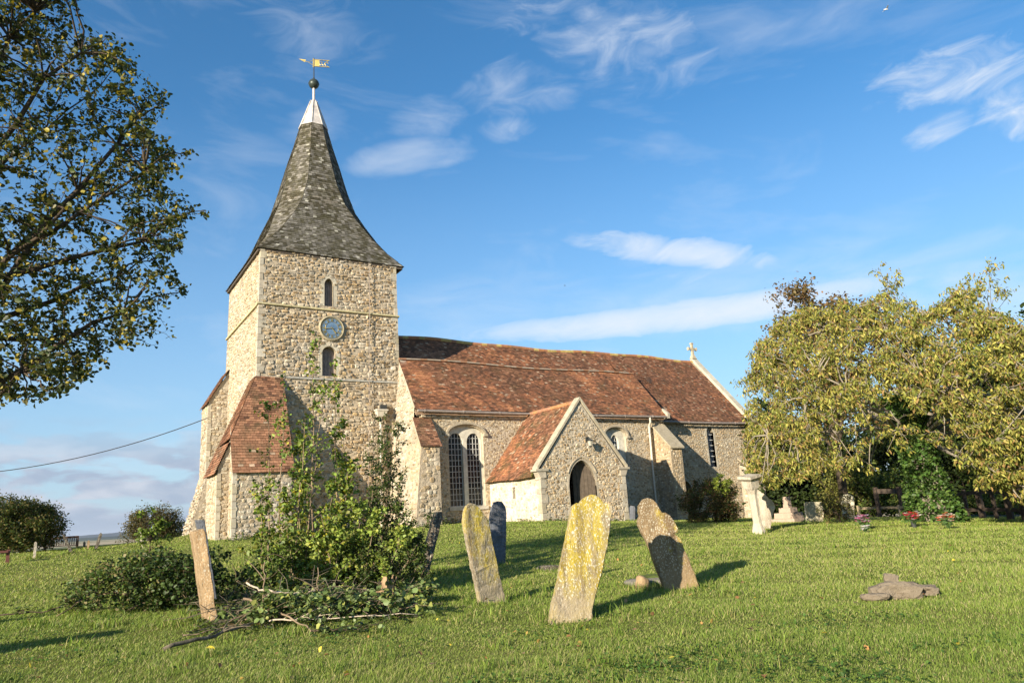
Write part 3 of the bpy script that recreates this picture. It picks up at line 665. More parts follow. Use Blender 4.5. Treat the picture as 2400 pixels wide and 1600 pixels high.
panel(mb, [(28.0, -1), (30.15, -1), (30.15, 7.2), (30.0, 7.1), (28., 4.62)], [], west(AX), .3, **{**PP, 'prot': .03})
panel(mb, [(28.0, -1.3), (28.7, -1.3), (28.7, 4.55), (30.5, 6.5), (30.05, 7.08), (27.85, 4.55), (28.0, 4.5)], [], east(EA+.04), .1, prot=.02)
aisle = mb.build('aisle_wall', M['rubble'], church)
mb = MB(); mb.box((12.75, 27.93, 4.30), (EA, 28.02, 4.42), (.36, .24, .16)); mb.box((12.75, 27.95, 4.42), (EA, 28.02, 4.52), (.30, .2, .14))
for k in range(60):
    x_ = 13+k*.23
    if rnd.random() < .5: mb.box((x_, 27.89, 4.2), (x_+.2, 28.0, 4.28), (.5, .42, .3))
mb.build('cornice', M['dressed'], aisle)
AE = (27.74, 4.5); AT = (30.05, 7.12)
mb = MB()
a_, b_ = 12.66, 12.92
def sagp(x, y, z, s): return (x, y, z-s)
xs_ = np.linspace(a_, 26.95, 8)
for k in range(7):
    t0, t1 = k/7, (k+1)/7; x0, x1 = xs_[k], xs_[k+1]; X0 = b_+(26.9-b_)*t0; X1 = b_+(26.9-b_)*t1
    d0, d1 = .05*math.sin(t0*9), .05*math.sin(t1*9)
    tiles(mb, (x0, AE[0], AE[1]-d0*.3), (x1, AE[0], AE[1]-d1*.3), (X1, AT[0], AT[1]+d1), (X0, AT[0], AT[1]+d0), .10, .16, .026, ROOF, 3, light=.02, dark=-.1)
mb.add([(12.92, 30.05, 7.11), (26.9, 30.05, 7.11), (26.9, 30.5, 6.5), (12.92, 30.5, 6.5)], [(0, 1, 2, 3)], (.28, .13, .07))
ar = mb.build('aisle_roof', M['tile'], church)
mb = MB()
for k in range(40):
    t = k/40; x0 = b_+(26.9-b_)*t; mb.bar((x0, AT[0]-.03, AT[1]+.03+.05*math.sin(t*9)), (x0+.345, AT[0]-.03, AT[1]+.03+.05*math.sin((t+.02)*9)), .16, .06, c=(.42, .34, .26) if k % 3 else (.40, .22, .13))
mb.build('fillet', M['tile'], ar)
# --- nave and chancel roof
RY, RZ = 32.4, 8.76
mb = MB(); N1 = 6
def prof(x):   # list of (y,z) from eave to ridge along the roof at x
    r_ = RZ-.0 if x > 20 else RZ
    if x <= 26.8: return [(30.45, 6.55), (31.3, 7.51), (RY, RZ)]
    t = min(1, (x-26.8)/4); t = t*t*(3-2*t)
    A_q = [(28.5, 4.34), (29.3, 5.42), (30.05, 6.72), (31.2, 7.5), (RY, RZ)]
    B_q = [(28.5, 4.34), (29.3, 5.25), (30.05, 6.10), (31.2, 7.40), (RY, RZ)]
    return [(p[0]*(1-t)+q_[0]*t, p[1]*(1-t)+q_[1]*t) for p, q_ in zip(A_q, B_q)]
def rs(x): return .05*math.sin(x*.5)+.03*math.sin(x*1.3)
for rng_, n_s in (((12.9, 26.8), 6), ((26.801, 34.3), 6)):
    xs_ = np.linspace(*rng_, n_s+1)
    for k in range(n_s):
        p0, p1 = prof(xs_[k]+1e-4), prof(xs_[k+1]-1e-4)
        for i in range(len(p0)-1):
            s0 = rs(xs_[k])*(i+1 == len(p0)-1); s1 = rs(xs_[k+1])*(i+1 == len(p0)-1)
            tiles(mb, (xs_[k], *p0[i]), (xs_[k+1], *p1[i]), (xs_[k+1], p1[i+1][0], p1[i+1][1]+s1), (xs_[k], p0[i+1][0], p0[i+1][1]+s0), .10, .16, .026, ROOF, 8, dark=.25, light=.02+.03*(i == len(p0)-2))
mb.add([(12.9, RY, RZ), (34.3, RY, RZ), (34.3, 36.6, 4.0), (12.9, 36.6, 4.0)], [(0, 1, 2, 3)], (.25, .11, .06))
nr_ = mb.build('nave_roof', M['tile'], church)
mb = MB(); x_ = 12.95
while x_ < 34.1:
    L_ = .3; z0, z1 = RZ+rs(x_)+.04, RZ+rs(x_+L_)+.04
    c_ = rnd.choice([(.45, .22, .10), (.50, .36, .13), (.42, .20, .10), (.55, .42, .16), (.38, .2, .12)])
    mb.tube([(x_, RY, z0-.02), (x_+L_+.02, RY, z1-.02)], [.11, .105], 8, c=c_); x_ += L_
mb.build('ridge_tiles', M['tile'], nr_)
mb = MB(); mb.hexa([(26.86, 27.62, 4.36), (27.02, 27.62, 4.36), (27.02, 28.0, 4.36), (26.86, 28.0, 4.36)], [(26.86, 27.62, 4.62), (27.02, 27.62, 4.62), (27.02, 28.0, 4.92), (26.86, 28.0, 4.92)], (.50, .44, .34)); mb.build('verge_stone', M['dressed'], ar)
# --- chancel wall
CY = 28.72; cm_ = south(CY)
lz0, lz1 = on_y(1636, 1072, CY)[2], on_y(1632, 980, CY)[2]; lx0, lx1 = on_y(1626, 1020, CY)[0], on_y(1641, 1020, CY)[0]
lan = arch(lx0, lx1, lz0, lz1-.3, lz1); dp0, dp1 = on_y(1566, 1140, CY), on_y(1586, 1110, CY)
pd = arch(dp0[0], dp1[0]+.05, -1.0, on_y(1575, 1125, CY)[2], on_y(1575, 1106, CY)[2]+.05)
mb = MB()
panel(mb, [(EA-.1, -1.9), (34.25, -1.9), (34.25, 4.5), (EA-.1, 4.45)], [lan, pd], cm_, .3, edges=False, mortar=(.47, .41, .31), prot=.018, rh=(.06, .13), rw=(.08, .22), pal=WPAL, skip=.08)
panel(mb, [(CY, -1.9), (36.0, -1.9), (36.0, 4.3), (RY, 8.8), (CY, 4.5)], [], east(34.25), .3, stones=False)
panel(mb, [(12.9, -1), (34.25, -1), (34.25, 4.4), (12.9, 4.4)], [], north(36.0), .3, stones=False)
chan = mb.build('chancel_wall', M['rubble'], church)
for P, nm in ((lan, 'window'), (pd, 'priest_door')):
    b = surround(P, .14, cm_, .012, .2, (.50, .45, .35)).build(nm, M['dressed'], chan)
    if nm == 'window':
        sheet(P, cm_, .2).build('glass', M['glass_pale'], b)
        L_ = MB(); zc = lz0
        while zc < lz1-.1:
            L_.bar(cm_(lx0, zc, .12), cm_(lx1, zc, .12), .03, .03)
            L_.bar(cm_(lx0, zc, .19), cm_(lx1, zc+.3, .19), .014, .014); L_.bar(cm_(lx1, zc, .19), cm_(lx0, zc+.3, .19), .014, .014); zc += .3
        L_.build('leading', M['leading'], b)
    else:
        sheet(P, cm_, .29).build('door', M['dark'], b)
# east gable coping and cross
mb = MB(); k = 0; n_c = 11
for k in range(n_c):
    t0, t1 = k/n_c, (k+1)/n_c; y0 = 28.35+(RY-28.35)*t0; y1 = 28.35+(RY-28.35)*t1; z0 = 4.32+(8.90-4.32)*t0; z1 = 4.32+(8.90-4.32)*t1
    c_ = jit((.55, .50, .38), .85, 1.1)
    mb.hexa([(34.1, y0, z0-.1), (34.53, y0, z0-.1), (34.53, y1-.01, z1-.1), (34.1, y1-.01, z1-.1)], [(34.1, y0, z0+.14), (34.53, y0, z0+.14), (34.53, y1-.01, z1+.14), (34.1, y1-.01, z1+.14)], c_)
    mb.hexa([(34.1, 2*RY-y0, z0-.1), (34.53, 2*RY-y0, z0-.1), (34.53, 2*RY-y1, z1-.1), (34.1, 2*RY-y1, z1-.1)], [(34.1, 2*RY-y0, z0+.14), (34.53, 2*RY-y0, z0+.14), (34.53, 2*RY-y1, z1+.14), (34.1, 2*RY-y1, z1+.14)], c_)
mb.build('gable_coping', M['dressed'], chan)
mb = MB(); X_, Z_ = 34.27, 8.97; c_ = (.46, .40, .28)
mb.hexa([(X_-.2, RY-.14, Z_), (X_+.2, RY-.14, Z_), (X_+.2, RY+.14, Z_), (X_-.2, RY+.14, Z_)], [(X_-.09, RY-.08, Z_+.25), (X_+.09, RY-.08, Z_+.25), (X_+.09, RY+.08, Z_+.25), (X_-.09, RY+.08, Z_+.25)], c_)
mb.hexa([(X_-.08, RY-.07, Z_+.25), (X_+.08, RY-.07, Z_+.25), (X_+.08, RY+.07, Z_+.25), (X_-.08, RY+.07, Z_+.25)], [(X_-.07, RY-.06, Z_+.98), (X_+.07, RY-.06, Z_+.98), (X_+.07, RY+.06, Z_+.98), (X_-.07, RY+.06, Z_+.98)], c_)
mb.box((X_-.32, RY-.055, Z_+.58), (X_-.075, RY+.055, Z_+.72), c_); mb.box((X_+.075, RY-.055, Z_+.58), (X_+.32, RY+.055, Z_+.72), c_)
mb.box((X_-.39, RY-.075, Z_+.55), (X_-.31, RY+.075, Z_+.75), c_); mb.box((X_+.31, RY-.075, Z_+.55), (X_+.39, RY+.075, Z_+.75), c_); mb.box((X_-.1, RY-.08, Z_+.97), (X_+.1, RY+.08, Z_+1.05), c_)
mb.build('gable_cross', M['dressed'], church)
# windows of the aisle
def hoodmould(P, f, d, drop):
    mb = MB(); O = grow_poly(P, d); pts = [p for p in O if p[1] > min(q_[1] for q_ in P)+.01]
    pts = [(pts[0][0], pts[0][1]-drop)]+pts+[(pts[-1][0], pts[-1][1]-drop)]
    for i in range(len(pts)-1): mb.bar(f(*pts[i], -.05), f(*pts[i+1], -.05), .09, .10, up=(0, 1, 0), c=(.42, .36, .26))
    for p in (pts[0], pts[-1]): mb.box((p[0]-.1, 27.88, p[1]-.06), (p[0]+.1, 28.01, p[1]+.05), (.40, .35, .26))
    return mb
def two_light(P, lights, f):
    """stone plate with light openings, set back in the reveal"""
    mb = MB(); loops = [[Vector((u, v, 0)) for u, v in L] for L in [P]+lights]; flat = [p for L in loops for p in L]
    mb.add([f(p.x, p.y, .13) for p in flat], [tuple(t) for t in tessellate_polygon(loops)], (.62, .58, .47))
    for L in lights:
        n = len(L); mb.add([f(*p, .13) for p in L]+[f(*p, .26) for p in L], [(i, (i+1) % n, n+(i+1) % n, n+i) for i in range(n)], (.60, .56, .46))
    return mb
cxm = (wl0+wr0)/2
L1 = arch(wl0+.07, cxm-.10, zs0+.05, zt0-.72, zt0-.32, 'round'); L2 = arch(cxm+.10, wr0-.07, zs0+.05, zt0-.72, zt0-.32, 'round')
wn = two_light(win1, [L1, L2], am).build('window', M['dressed'], aisle)
for L in (L1, L2):
    sheet(L, am, .24).build('glass', M['glass'], wn); lattice(L, am, .225, .155, .24, .017).build('leading', M['leading'], wn)
hoodmould(win1, am, .1, .0).build('hood_mould', M['dressed'], wn)
mb = MB(); mb.box((wl0-.08, 27.93, zs0-.14), (wr0+.08, 28.12, zs0), (.5, .46, .38)); mb.build('sill', M['dressed'], wn)
L3 = arch((w2l+w2r)/2-.22, (w2l+w2r)/2+.27, z2b+.1, z2t-.72, z2t-.32, 'point')
wn2 = two_light(win2, [L3], am).build('window', M['dressed'], aisle)
sheet(L3, am, .24).build('glass', M['glass'], wn2); lattice(L3, am, .225, .15, .2, .017).build('leading', M['leading'], wn2)
hoodmould(win2, am, .1, .1).build('hood_mould', M['dressed'], wn2)
# aisle buttresses
buttress('buttress', church, [([(27.05, -1), (28.02, -1), (28.02, 4.15), (27.05, 2.93)], west(lambda z: AX(z)-.01), PP),
     ([(AX(-1), -1), (13.36, -1), (13.36, 2.93), (AX(2.9), 2.93)], south(27.05), {**PP, 'prot': .03, 'rh': (.12, .26), 'rw': (.16, .36), 'skip': .02}),
     ([(27.05, -1), (28.02, -1), (28.02, 4.1), (27.05, 2.93)], east(13.36), dict(stones=False))],
     [((12.50, 26.98, 2.86), (13.46, 26.98, 2.86), (13.46, 28.0, 4.18), (12.62, 28.0, 4.18), dict(dark=.3))])
mb = MB(); mb.hexa([(12.68, 26.9, 2.82), (13.40, 26.9, 2.82), (13.40, 27.2, 3.1), (12.68, 27.2, 3.1)], [(12.68, 26.93, 2.86), (13.4, 26.93, 2.86), (13.4, 27.2, 3.16), (12.68, 27.2, 3.16)])
bE = buttress('buttress', church, [([(26.86, -1.5), (28.02, -1.5), (28.02, 3.96), (26.86, 2.8)], west(26.07), dict(prot=.016, rh=(.06, .13), rw=(.08, .22), pal=WPAL)),
     ([(26.07, -1.5), (26.83, -1.5), (26.83, 2.8), (26.07, 2.8)], south(26.86), dict(prot=.016, rh=(.06, .13), rw=(.08, .22), pal=WPAL)),
     ([(26.86, -1.5), (28.02, -1.5), (28.02, 3.96), (26.86, 2.8)], east(26.83), dict(prot=.016, rh=(.06, .13), rw=(.08, .22), pal=WPAL))], None)
mb = MB(); mb.hexa([(25.98, 26.74, 2.72), (26.92, 26.74, 2.72), (26.92, 28.0, 3.98), (25.98, 28.0, 3.98)], [(25.98, 26.74, 2.80), (26.92, 26.74, 2.80), (26.92, 28.0, 4.08), (25.98, 28.0, 4.08)], (.42, .36, .25)); mb.build('coping', M['dressed'], bE)
bC = buttress('buttress', church, [([(32.9, -1.9), (34.0, -1.9), (34.0, 1.7), (32.9, 1.7)], south(27.9), PP), ([(27.9, -1.9), (28.62, -1.9), (28.62, 1.95), (27.9, 1.7)], west(32.9), PP), ([(27.9, -1.9), (28.7, -1.9), (28.7, 1.95), (27.9, 1.7)], east(34.0), dict(stones=False))], None)
mb = MB(); mb.hexa([(32.84, 27.8, 1.66), (34.08, 27.8, 1.66), (34.08, 28.62, 2.25), (32.84, 28.62, 2.25)], [(32.84, 27.8, 1.74), (34.08, 27.8, 1.74), (34.08, 28.62, 2.34), (32.84, 28.62, 2.34)], (.42, .36, .25)); mb.build('coping', M['dressed'], bC)
# --- porch
PX0, PX1, PY, PR = 16.2, 20.5, 24.0, 18.4
pm = south(PY)
dl, dr = on_y(1310, 1150, PY)[0], on_y(1373, 1150, PY)[0]; dt = on_y(1340, 1056, PY)[2]
door_o = arch(dl, dr, -1.0, dt-1.05, dt)
# outline must go under the ground: shift sill
slit_y, slit_z = on_x(1180, 1121, PX0)[1], on_x(1180, 1133, PX0)[2]
slit = [(slit_y-.10, slit_z-.22), (slit_y+.10, slit_z-.22), (slit_y+.10, slit_z+.26), (slit_y-.10, slit_z+.26)]
mb = MB()
panel(mb, [(PX0, -1.4), (PX1, -1.4), (PX1, 1.65), (PR, 4.40), (PX0, 1.65)], [door_o], pm, .35, mortar=(.52, .46, .36), edges=False, skip=.15, prot=.02, rh=(.05, .13), rw=(.06, .2), pal=WPAL)
panel(mb, [(PY, -1.3), (28., -1.3), (28., 1.6), (PY, 1.6)], [slit], west(PX0), .3, edges=False, **{**PP, 'prot': .012, 'mortar': (.66, .60, .50), 'skip': .35, 'pal': [(.62, .56, .46), (.58, .51, .40), (.66, .61, .52), (.52, .44, .33)]})
panel(mb, [(PY, -1.3), (28., -1.3), (28., 1.6), (PY, 1.6)], [], east(PX1), .3, stones=False, edges=False)
# inside lining of the porch
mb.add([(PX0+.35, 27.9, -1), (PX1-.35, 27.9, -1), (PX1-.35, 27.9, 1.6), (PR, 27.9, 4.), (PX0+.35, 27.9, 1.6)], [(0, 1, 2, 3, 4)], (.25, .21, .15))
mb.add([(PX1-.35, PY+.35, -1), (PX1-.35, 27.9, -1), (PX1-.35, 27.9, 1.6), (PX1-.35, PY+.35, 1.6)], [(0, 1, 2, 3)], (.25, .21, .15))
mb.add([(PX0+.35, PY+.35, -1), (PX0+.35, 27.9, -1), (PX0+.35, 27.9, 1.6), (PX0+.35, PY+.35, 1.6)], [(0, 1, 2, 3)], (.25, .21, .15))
porch = mb.build('porch', M['rubble'], church)
q = MB(); quoins(q, PX0, PY, -.7, 1.4, 1, 1, big=.3); q.build('quoins', M['dressed'], porch); q = MB(); quoins(q, PX1, PY, -.8, 1.4, -1, 1, big=.3); q.build('quoins', M['dressed'], porch)
surround(door_o, .10, pm, .008, .3, (.50, .43, .32)).build('doorway', M['dressed'], porch)
mb = MB(); P = door_o; hood_pts = [p for p in grow_poly(P, .13) if p[1] > dt-.55]
for i in range(len(hood_pts)-1): mb.bar(pm(*hood_pts[i], -.02), pm(*hood_pts[i+1], -.02), .045, .05, up=(0, 1, 0), c=(.48, .41, .30))
mb.build('hood_mould', M['dressed'], porch)
mb = MB(); sheet_ = MB(); mb.hexa([(slit_y, 0, 0)]*4, [(slit_y, 0, 0)]*4) if False else None
sheet(slit, west(PX0), .22).build('glass', M['glass'], porch)
lattice(slit, west(PX0), .18, .2, .11, .014).build('leading', M['leading'], porch)
# open plank gate leaf inside the doorway, standing ajar
mb = MB(); gx = dl+.52
for k in range(6):
    x0 = gx+(dr-gx)*k/6; x1 = gx+(dr-gx)*(k+1)/6-.015; y0 = PY+.32-.06*k
    zt = min(dt-.05, dt-1.0+math.sqrt(max(0, 1-((x0+x1)/2-(dl+dr)/2)**2/((dr-dl)/2)**2))*.98)
    mb.hexa([(x0, y0+.1, -.7), (x1, y0+.04, -.7), (x1, y0+.08, -.7), (x0, y0+.14, -.7)], [(x0, y0+.1, zt), (x1, y0+.04, zt-.03), (x1, y0+.08, zt-.03), (x0, y0+.14, zt)])
mb.build('door', M['board'], porch)
mb = MB(); f0 = pm
# verge copings and kneelers
for s_, X0_ in ((1, PX0-.16), (-1, PX1+.16)):
    n_c = 7
    for k in range(n_c):
        t0, t1 = k/n_c, (k+1)/n_c-.004; xa = X0_+(PR-X0_)*t0; xb = X0_+(PR-X0_)*t1; za = 1.66+(4.52-1.66)*t0; zb = 1.66+(4.52-1.66)*t1
        c_ = jit((.46, .41, .30), .85, 1.08)
        mb.hexa([(xa, PY-.07, za-.06), (xb, PY-.07, zb-.06), (xb, PY+.30, zb-.06), (xa, PY+.30, za-.06)], [(xa, PY-.07, za+.07), (xb, PY-.07, zb+.07), (xb, PY+.30, zb+.07), (xa, PY+.30, za+.07)], c_)
    xk = PX0 if s_ == 1 else PX1
    xs2 = sorted((xk-s_*.24, xk+s_*.35)); mb.box((xs2[0], PY-.09, 1.56), (xs2[1], PY+.32, 1.65), (.45, .4, .3))
    xs3 = sorted((xk-s_*.15, xk+s_*.25)); xs4 = sorted((xk-s_*.02, xk+s_*.25)); mb.hexa([(xs4[0], PY-.05, 1.3), (xs4[1], PY-.05, 1.3), (xs4[1], PY+.3, 1.3), (xs4[0], PY+.3, 1.3)], [(xs3[0], PY-.05, 1.555), (xs3[1], PY-.05, 1.555), (xs3[1], PY+.3, 1.555), (xs3[0], PY+.3, 1.555)], (.48, .42, .32))
mb.build('gable_coping', M['dressed'], porch)
mb = MB()
for k in range(3):
    y0 = PY+.28+(28.25-PY-.28)*k/3; y1 = PY+.28+(28.25-PY-.28)*(k+1)/3; s0 = .03*math.sin(k*2.); s1 = .03*math.sin(k*2.+2)
    tiles(mb, (PX0-.22, y1, 1.36-s1), (PX0-.22, y0, 1.36-s0), (PR, y0, 4.38-s0), (PR, y1, 4.38-s1), .10, .16, .026, ROOF, 77, dark=.0, light=.035)
mb.add([(PX1+.22, PY+.2, 1.36), (PX1+.22, 28.2, 1.36), (PR, 28.2, 4.38), (PR, PY+.2, 4.38)], [(0, 1, 2, 3)], (.25, .11, .06))
pr_ = mb.build('porch_roof', M['tile_moss'], church)
mb = MB()
for k in range(11): mb.tube([(PR, PY+.3+k*.345, 4.40), (PR, PY+.3+k*.345+.35, 4.40)], [.1, .095], 8, c=rnd.choice([(.45, .22, .10), (.5, .36, .16), (.40, .2, .12)]))
mb.build('ridge_tiles', M['tile_moss'], pr_)
mb = MB(); mo = plain('roof_moss', (.13, .14, .03), .95, .5, 14, .012); n_m = 26
for k in range(n_m):
    t = (k+.5)/n_m; px_, pz_ = PX0-.18+(PR-.1-PX0+.18)*t, 1.42+(4.34-1.42)*t; w_ = rnd.uniform(.03, .13)*(.5+t)
    mb.hexa([(px_-.09, PY+.28, pz_-.09), (px_+.09, PY+.28, pz_+.15), (px_+.09, PY+.30+w_, pz_+.15), (px_-.09, PY+.30+w_, pz_-.09)], [(px_-.10, PY+.28, pz_-.03), (px_+.07, PY+.28, pz_+.21), (px_+.07, PY+.29+w_*.7, pz_+.2), (px_-.1, PY+.29+w_*.7, pz_-.04)])
mb.build('verge_moss', mo, pr_)
# --- lantern on the porch gable
lp0 = on_y(1347, 1012, PY)
lamp = MB(); bx, bz = lp0[0], lp0[2]+.02
lamp.box((bx-.05, PY-.045, bz-.05), (bx+.05, PY-.005, bz+.14)); lamp.tube([(bx, PY-.04, bz+.1), (bx-.02, PY-.18, bz+.13), (bx-.02, PY-.26, bz+.04)], .016, 6); lamp.tube([(bx+.02, PY-.05, bz+.02), (bx, PY-.14, bz+.05)], .012, 5)
lo_ = lamp.build('lantern', M['iron'], church)
mb = MB(); mb.lathe((bx-.02, PY-.26, bz-.04), [(.02, .1), (.05, .05), (.13, 0), (.125, -.02)], 6); mb.build('lamp_hood', M['iron'], lo_); mb = MB(); mb.lathe((bx-.02, PY-.26, bz-.26), [(.03, -.04), (.075, 0), (.07, .012)], 6); mb.build('lamp_base', M['iron'], lo_)
mb = MB(); mb.lathe((bx-.02, PY-.26, bz-.25), [(.07, 0), (.115, .19)], 6); mb.build('lamp_shade', M['lamp_glass'], lo_)
# --- rainwater goods
def gutter(x0, x1, y, z, mat):
    mb = MB(); n = 16; L_ = []
    for k in range(n+1):
        t = k/n; L_.append((x0+(x1-x0)*t, y, z-.03*math.sin(math.pi*t)))
    mb.tube(L_, .06, 8)
    x = x0+.3
    while x < x1:
        mb.tube([(x, y, z-.03*math.sin(math.pi*(x-x0)/(x1-x0))), (x+.07, y, z-.03*math.sin(math.pi*(x+.07-x0)/(x1-x0)))], .073, 8)
        x += 1.83
    return mb.build('gutter', mat, church)
gutter(12.72, 26.95, 27.68, 4.43, M['gutter']); gutter(27.0, 34.1, 28.42, 4.30, M['gutter'])
dp_t = on_y(1488, 972, 27.88); dp_b = on_y(1504, 1185, 27.88)
mb = MB(); mb.tube([(dp_t[0], 27.68, 4.38), (dp_t[0]+.02, 27.70, 4.15), (dp_t[0]+.05, 27.86, 3.95), (dp_t[0]+.02, 27.87, 2.), (dp_t[0]+.02, 27.87, -.8)], .052, 8)
for z in (3.6, 1.9, .2): mb.tube([(dp_t[0]+.03, 27.87, z), (dp_t[0]+.03, 27.87, z+.08)], .066, 8)
mb.build('downpipe', M['pipe'], church)
h_ = on_y(877, 945, 29.75); mb = MB()
mb.tube([(h_[0]-.02, 29.85, 4.5), (h_[0]-.04, 29.85, 1.8), (h_[0]-.04, 29.85, -.4)], .055, 8); dpo = mb.build('downpipe', M['pipe'], church)
mb = MB(); x, z = h_[0], h_[2]; f4 = lambda w_, d, zz: [(x-w_, 29.98-d, zz), (x+w_, 29.98-d, zz), (x+w_, 29.98, zz), (x-w_, 29.98, zz)]
mb.hexa(f4(.17, .22, z-.2), f4(.24, .3, z+.04)); mb.hexa(f4(.27, .33, z+.045), f4(.27, .33, z+.1)); mb.build('hopper', M['pipe'], dpo)
mb = MB(); mb.box((h_[0]-.02, 29.8, h_[2]+.12), (h_[0]+.27, 29.97, h_[2]+.32)); mb.build('junction_box', M['iron'], church)
# small electric meter pipe on the north-west buttress
mb = MB(); e0 = on_y(524, 960, 35.72); mb.tube([(e0[0], 35.72, e0[2]), (e0[0]-.02, 35.72, e0[2]-2.0)], .03, 6); mb.build('conduit', M['gutter'], church)


# ------------------------------------------------------------------ headstones and other stones
def slab(name, bl, br, tr, tl, thick, outline, mat, label, category, yaw_depth=None, parent=None, seg=2, bev=.008, group=None, parts=None, wear=0.):
    """a stone whose front face is outlined in the quad bl,br,tr,tl (3D); depth goes back from the face"""
    bl, br, tr, tl = [np.array(p, float) for p in (bl, br, tr, tl)]
    base = (bl+br)/2
    n = np.cross(br-bl, tl-bl); n /= np.linalg.norm(n); n = -n if n@base < 0 else n     # away from the camera
    dv = n*thick if yaw_depth is None else np.array(yaw_depth, float)
    def f(u, v): return bl*(1-u)*(1-v)+br*u*(1-v)+tr*u*v+tl*(1-u)*v
    pts = []; N = len(outline); fr = random.Random(name+label)
    for i in range(N):
        a, b = outline[i], outline[(i+1) % N]; L = np.linalg.norm(f(*b)-f(*a)); k = max(1, int(L/.06))
        for j in range(k):
            t = j/k; p = f(a[0]+(b[0]-a[0])*t, a[1]+(b[1]-a[1])*t); pts.append(p+(np.array([fr.uniform(-1, 1) for _ in range(3)])*(.0035+wear)))
    bm = bmesh.new(); A = [bm.verts.new(Vector(p-base)) for p in pts]; B = [bm.verts.new(Vector(p+dv-base)) for p in pts]; k = len(pts)
    fa = bm.faces.new(A); fb = bm.faces.new(B[::-1])
    for i in range(k): bm.faces.new((A[i], B[i], B[(i+1) % k], A[(i+1) % k]))
    bmesh.ops.recalc_face_normals(bm, faces=bm.faces)
    eds = [e for e in bm.edges if any(f_ in (fa, fb) for f_ in e.link_faces)]
    bmesh.ops.bevel(bm, geom=eds, offset=bev, segments=seg, affect='EDGES', clamp_overlap=True)
    bmesh.ops.triangulate(bm, faces=[f_ for f_ in bm.faces if len(f_.verts) > 4])
    me = bpy.data.meshes.new(name); bm.to_mesh(me); bm.free(); me.materials.append(mat)
    o = bpy.data.objects.new(name, me); col.objects.link(o); o.location = base
    o['label'] = label; o['category'] = category
    if group: o['group'] = group
    return o
def arc(cx, cy, rx, ry, a0, a1, n=8): return [(cx+rx*math.cos(math.radians(a0+(a1-a0)*i/n)), cy+ry*math.sin(math.radians(a0+(a1-a0)*i/n))) for i in range(n+1)]
def sink(p, q, d=.25):  # extend the base p (away from q) under the ground
    p, q = np.array(p), np.array(q); t = (p-q)/np.linalg.norm(p-q); return p+t*d
def stone(name, px, D, thick, outline, mat, label, category='headstone', **k):
    """px: bl, br, tr, tl in photograph pixels; D: their distances"""
    q_ = [at(x, y, d) for (x, y), d in zip(px, D)]
    bl, br = sink(q_[0], q_[3]), sink(q_[1], q_[2])
    return slab(name, bl, br, q_[2], q_[3], thick, outline, mat, label, category, **k)
SHO = [(0, 0), (1, 0), (1, .86)]+arc(.88, .86, .12, .09, 0, 105, 5)+[(.80, .905)]+arc(.47, .865, .31, .135, 15, 165, 12)+[(.15, .905)]+arc(.10, .865, .10, .085, 75, 180, 4)
ROUND = [(0, 0), (1, 0), (1, .84)]+arc(.5, .84, .5, .16, 0, 180, 16)[1:]
def pstone(name, zpts, Db, Dt, thick, mat, label, category='headstone', **k):
    """zpts: outline in photograph pixels of a close view, first two points the base corners; plane leans from Db at the base to Dt at the top"""
    px = [((960+x*.3146)*.98, (1130+y*.3146)*.98) for x, y in zpts]
    a, b = at(*px[0], Db[0]), at(*px[1], Db[1]); tp = min(px, key=lambda q_: q_[1]); c_ = at(*tp, Dt)
    n = np.cross(b-a, c_-a); n /= np.linalg.norm(n); P = []
    for x, y in px: d = ray(x, y); P.append(d*((a@n)/(d@n)))
    dn = np.array([0, 0, -1.]); up = (P[len(P)//2]-(P[0]+P[1])/2); up /= np.linalg.norm(up); P[0] = P[0]-up*.25; P[1] = P[1]-up*.25
    n = n if n@a > 0 else -n; base = (a+b)/2; fr = random.Random(label); pts = []
    for i in range(len(P)):
        p, q_ = P[i], P[(i+1) % len(P)]; kk = max(1, int(np.linalg.norm(q_-p)/.04))
        for j in range(kk): pts.append(p+(q_-p)*j/kk+np.array([fr.uniform(-1, 1) for _ in range(3)])*.0035)
    bm = bmesh.new(); A = [bm.verts.new(Vector(p-base)) for p in pts]; B = [bm.verts.new(Vector(p+n*thick-base)) for p in pts]; kk = len(pts)
    fa_ = bm.faces.new(A); fb_ = bm.faces.new(B[::-1])
    for i in range(kk): bm.faces.new((A[i], B[i], B[(i+1) % kk], A[(i+1) % kk]))
    bmesh.ops.recalc_face_normals(bm, faces=bm.faces)
    bmesh.ops.bevel(bm, geom=[e for e in bm.edges if any(f_ in (fa_, fb_) for f_ in e.link_faces)], offset=.010, segments=2, affect='EDGES', clamp_overlap=True)
    bmesh.ops.triangulate(bm, faces=[f_ for f_ in bm.faces if len(f_.verts) > 4])
    me = bpy.data.meshes.new(name); bm.to_mesh(me); bm.free(); me.materials.append(mat); o = bpy.data.objects.new(name, me); col.objects.link(o); o.location = base
    o['label'] = label; o['category'] = category; return o
pstone('headstone', [(1052, 990), (1355, 1035), (1375, 900), (1440, 650), (1490, 400), (1500, 290), (1519, 215), (1515, 175), (1490, 152), (1450, 150), (1425, 120), (1390, 95), (1350, 88), (1310, 105), (1285, 130), (1272, 155), (1245, 150), (1222, 165), (1210, 200), (1205, 240), (1190, 330), (1160, 480), (1110, 740), (1070, 900)], (8.2, 8.3), 8.5, .13, M['hs_gold'], 'tall leaning headstone covered in golden lichen with a shouldered round top')
pstone('headstone', [(535, 885), (720, 908), (720, 880), (690, 760), (660, 620), (625, 460), (600, 330), (580, 270), (550, 225), (520, 185), (490, 158), (460, 152), (435, 170), (418, 220), (410, 290), (425, 380), (450, 500), (480, 640), (510, 790)], (9.65, 9.85), 9.65, .09, M['hs_mixed'], 'narrow headstone leaning left, yellow lichen on its right half')
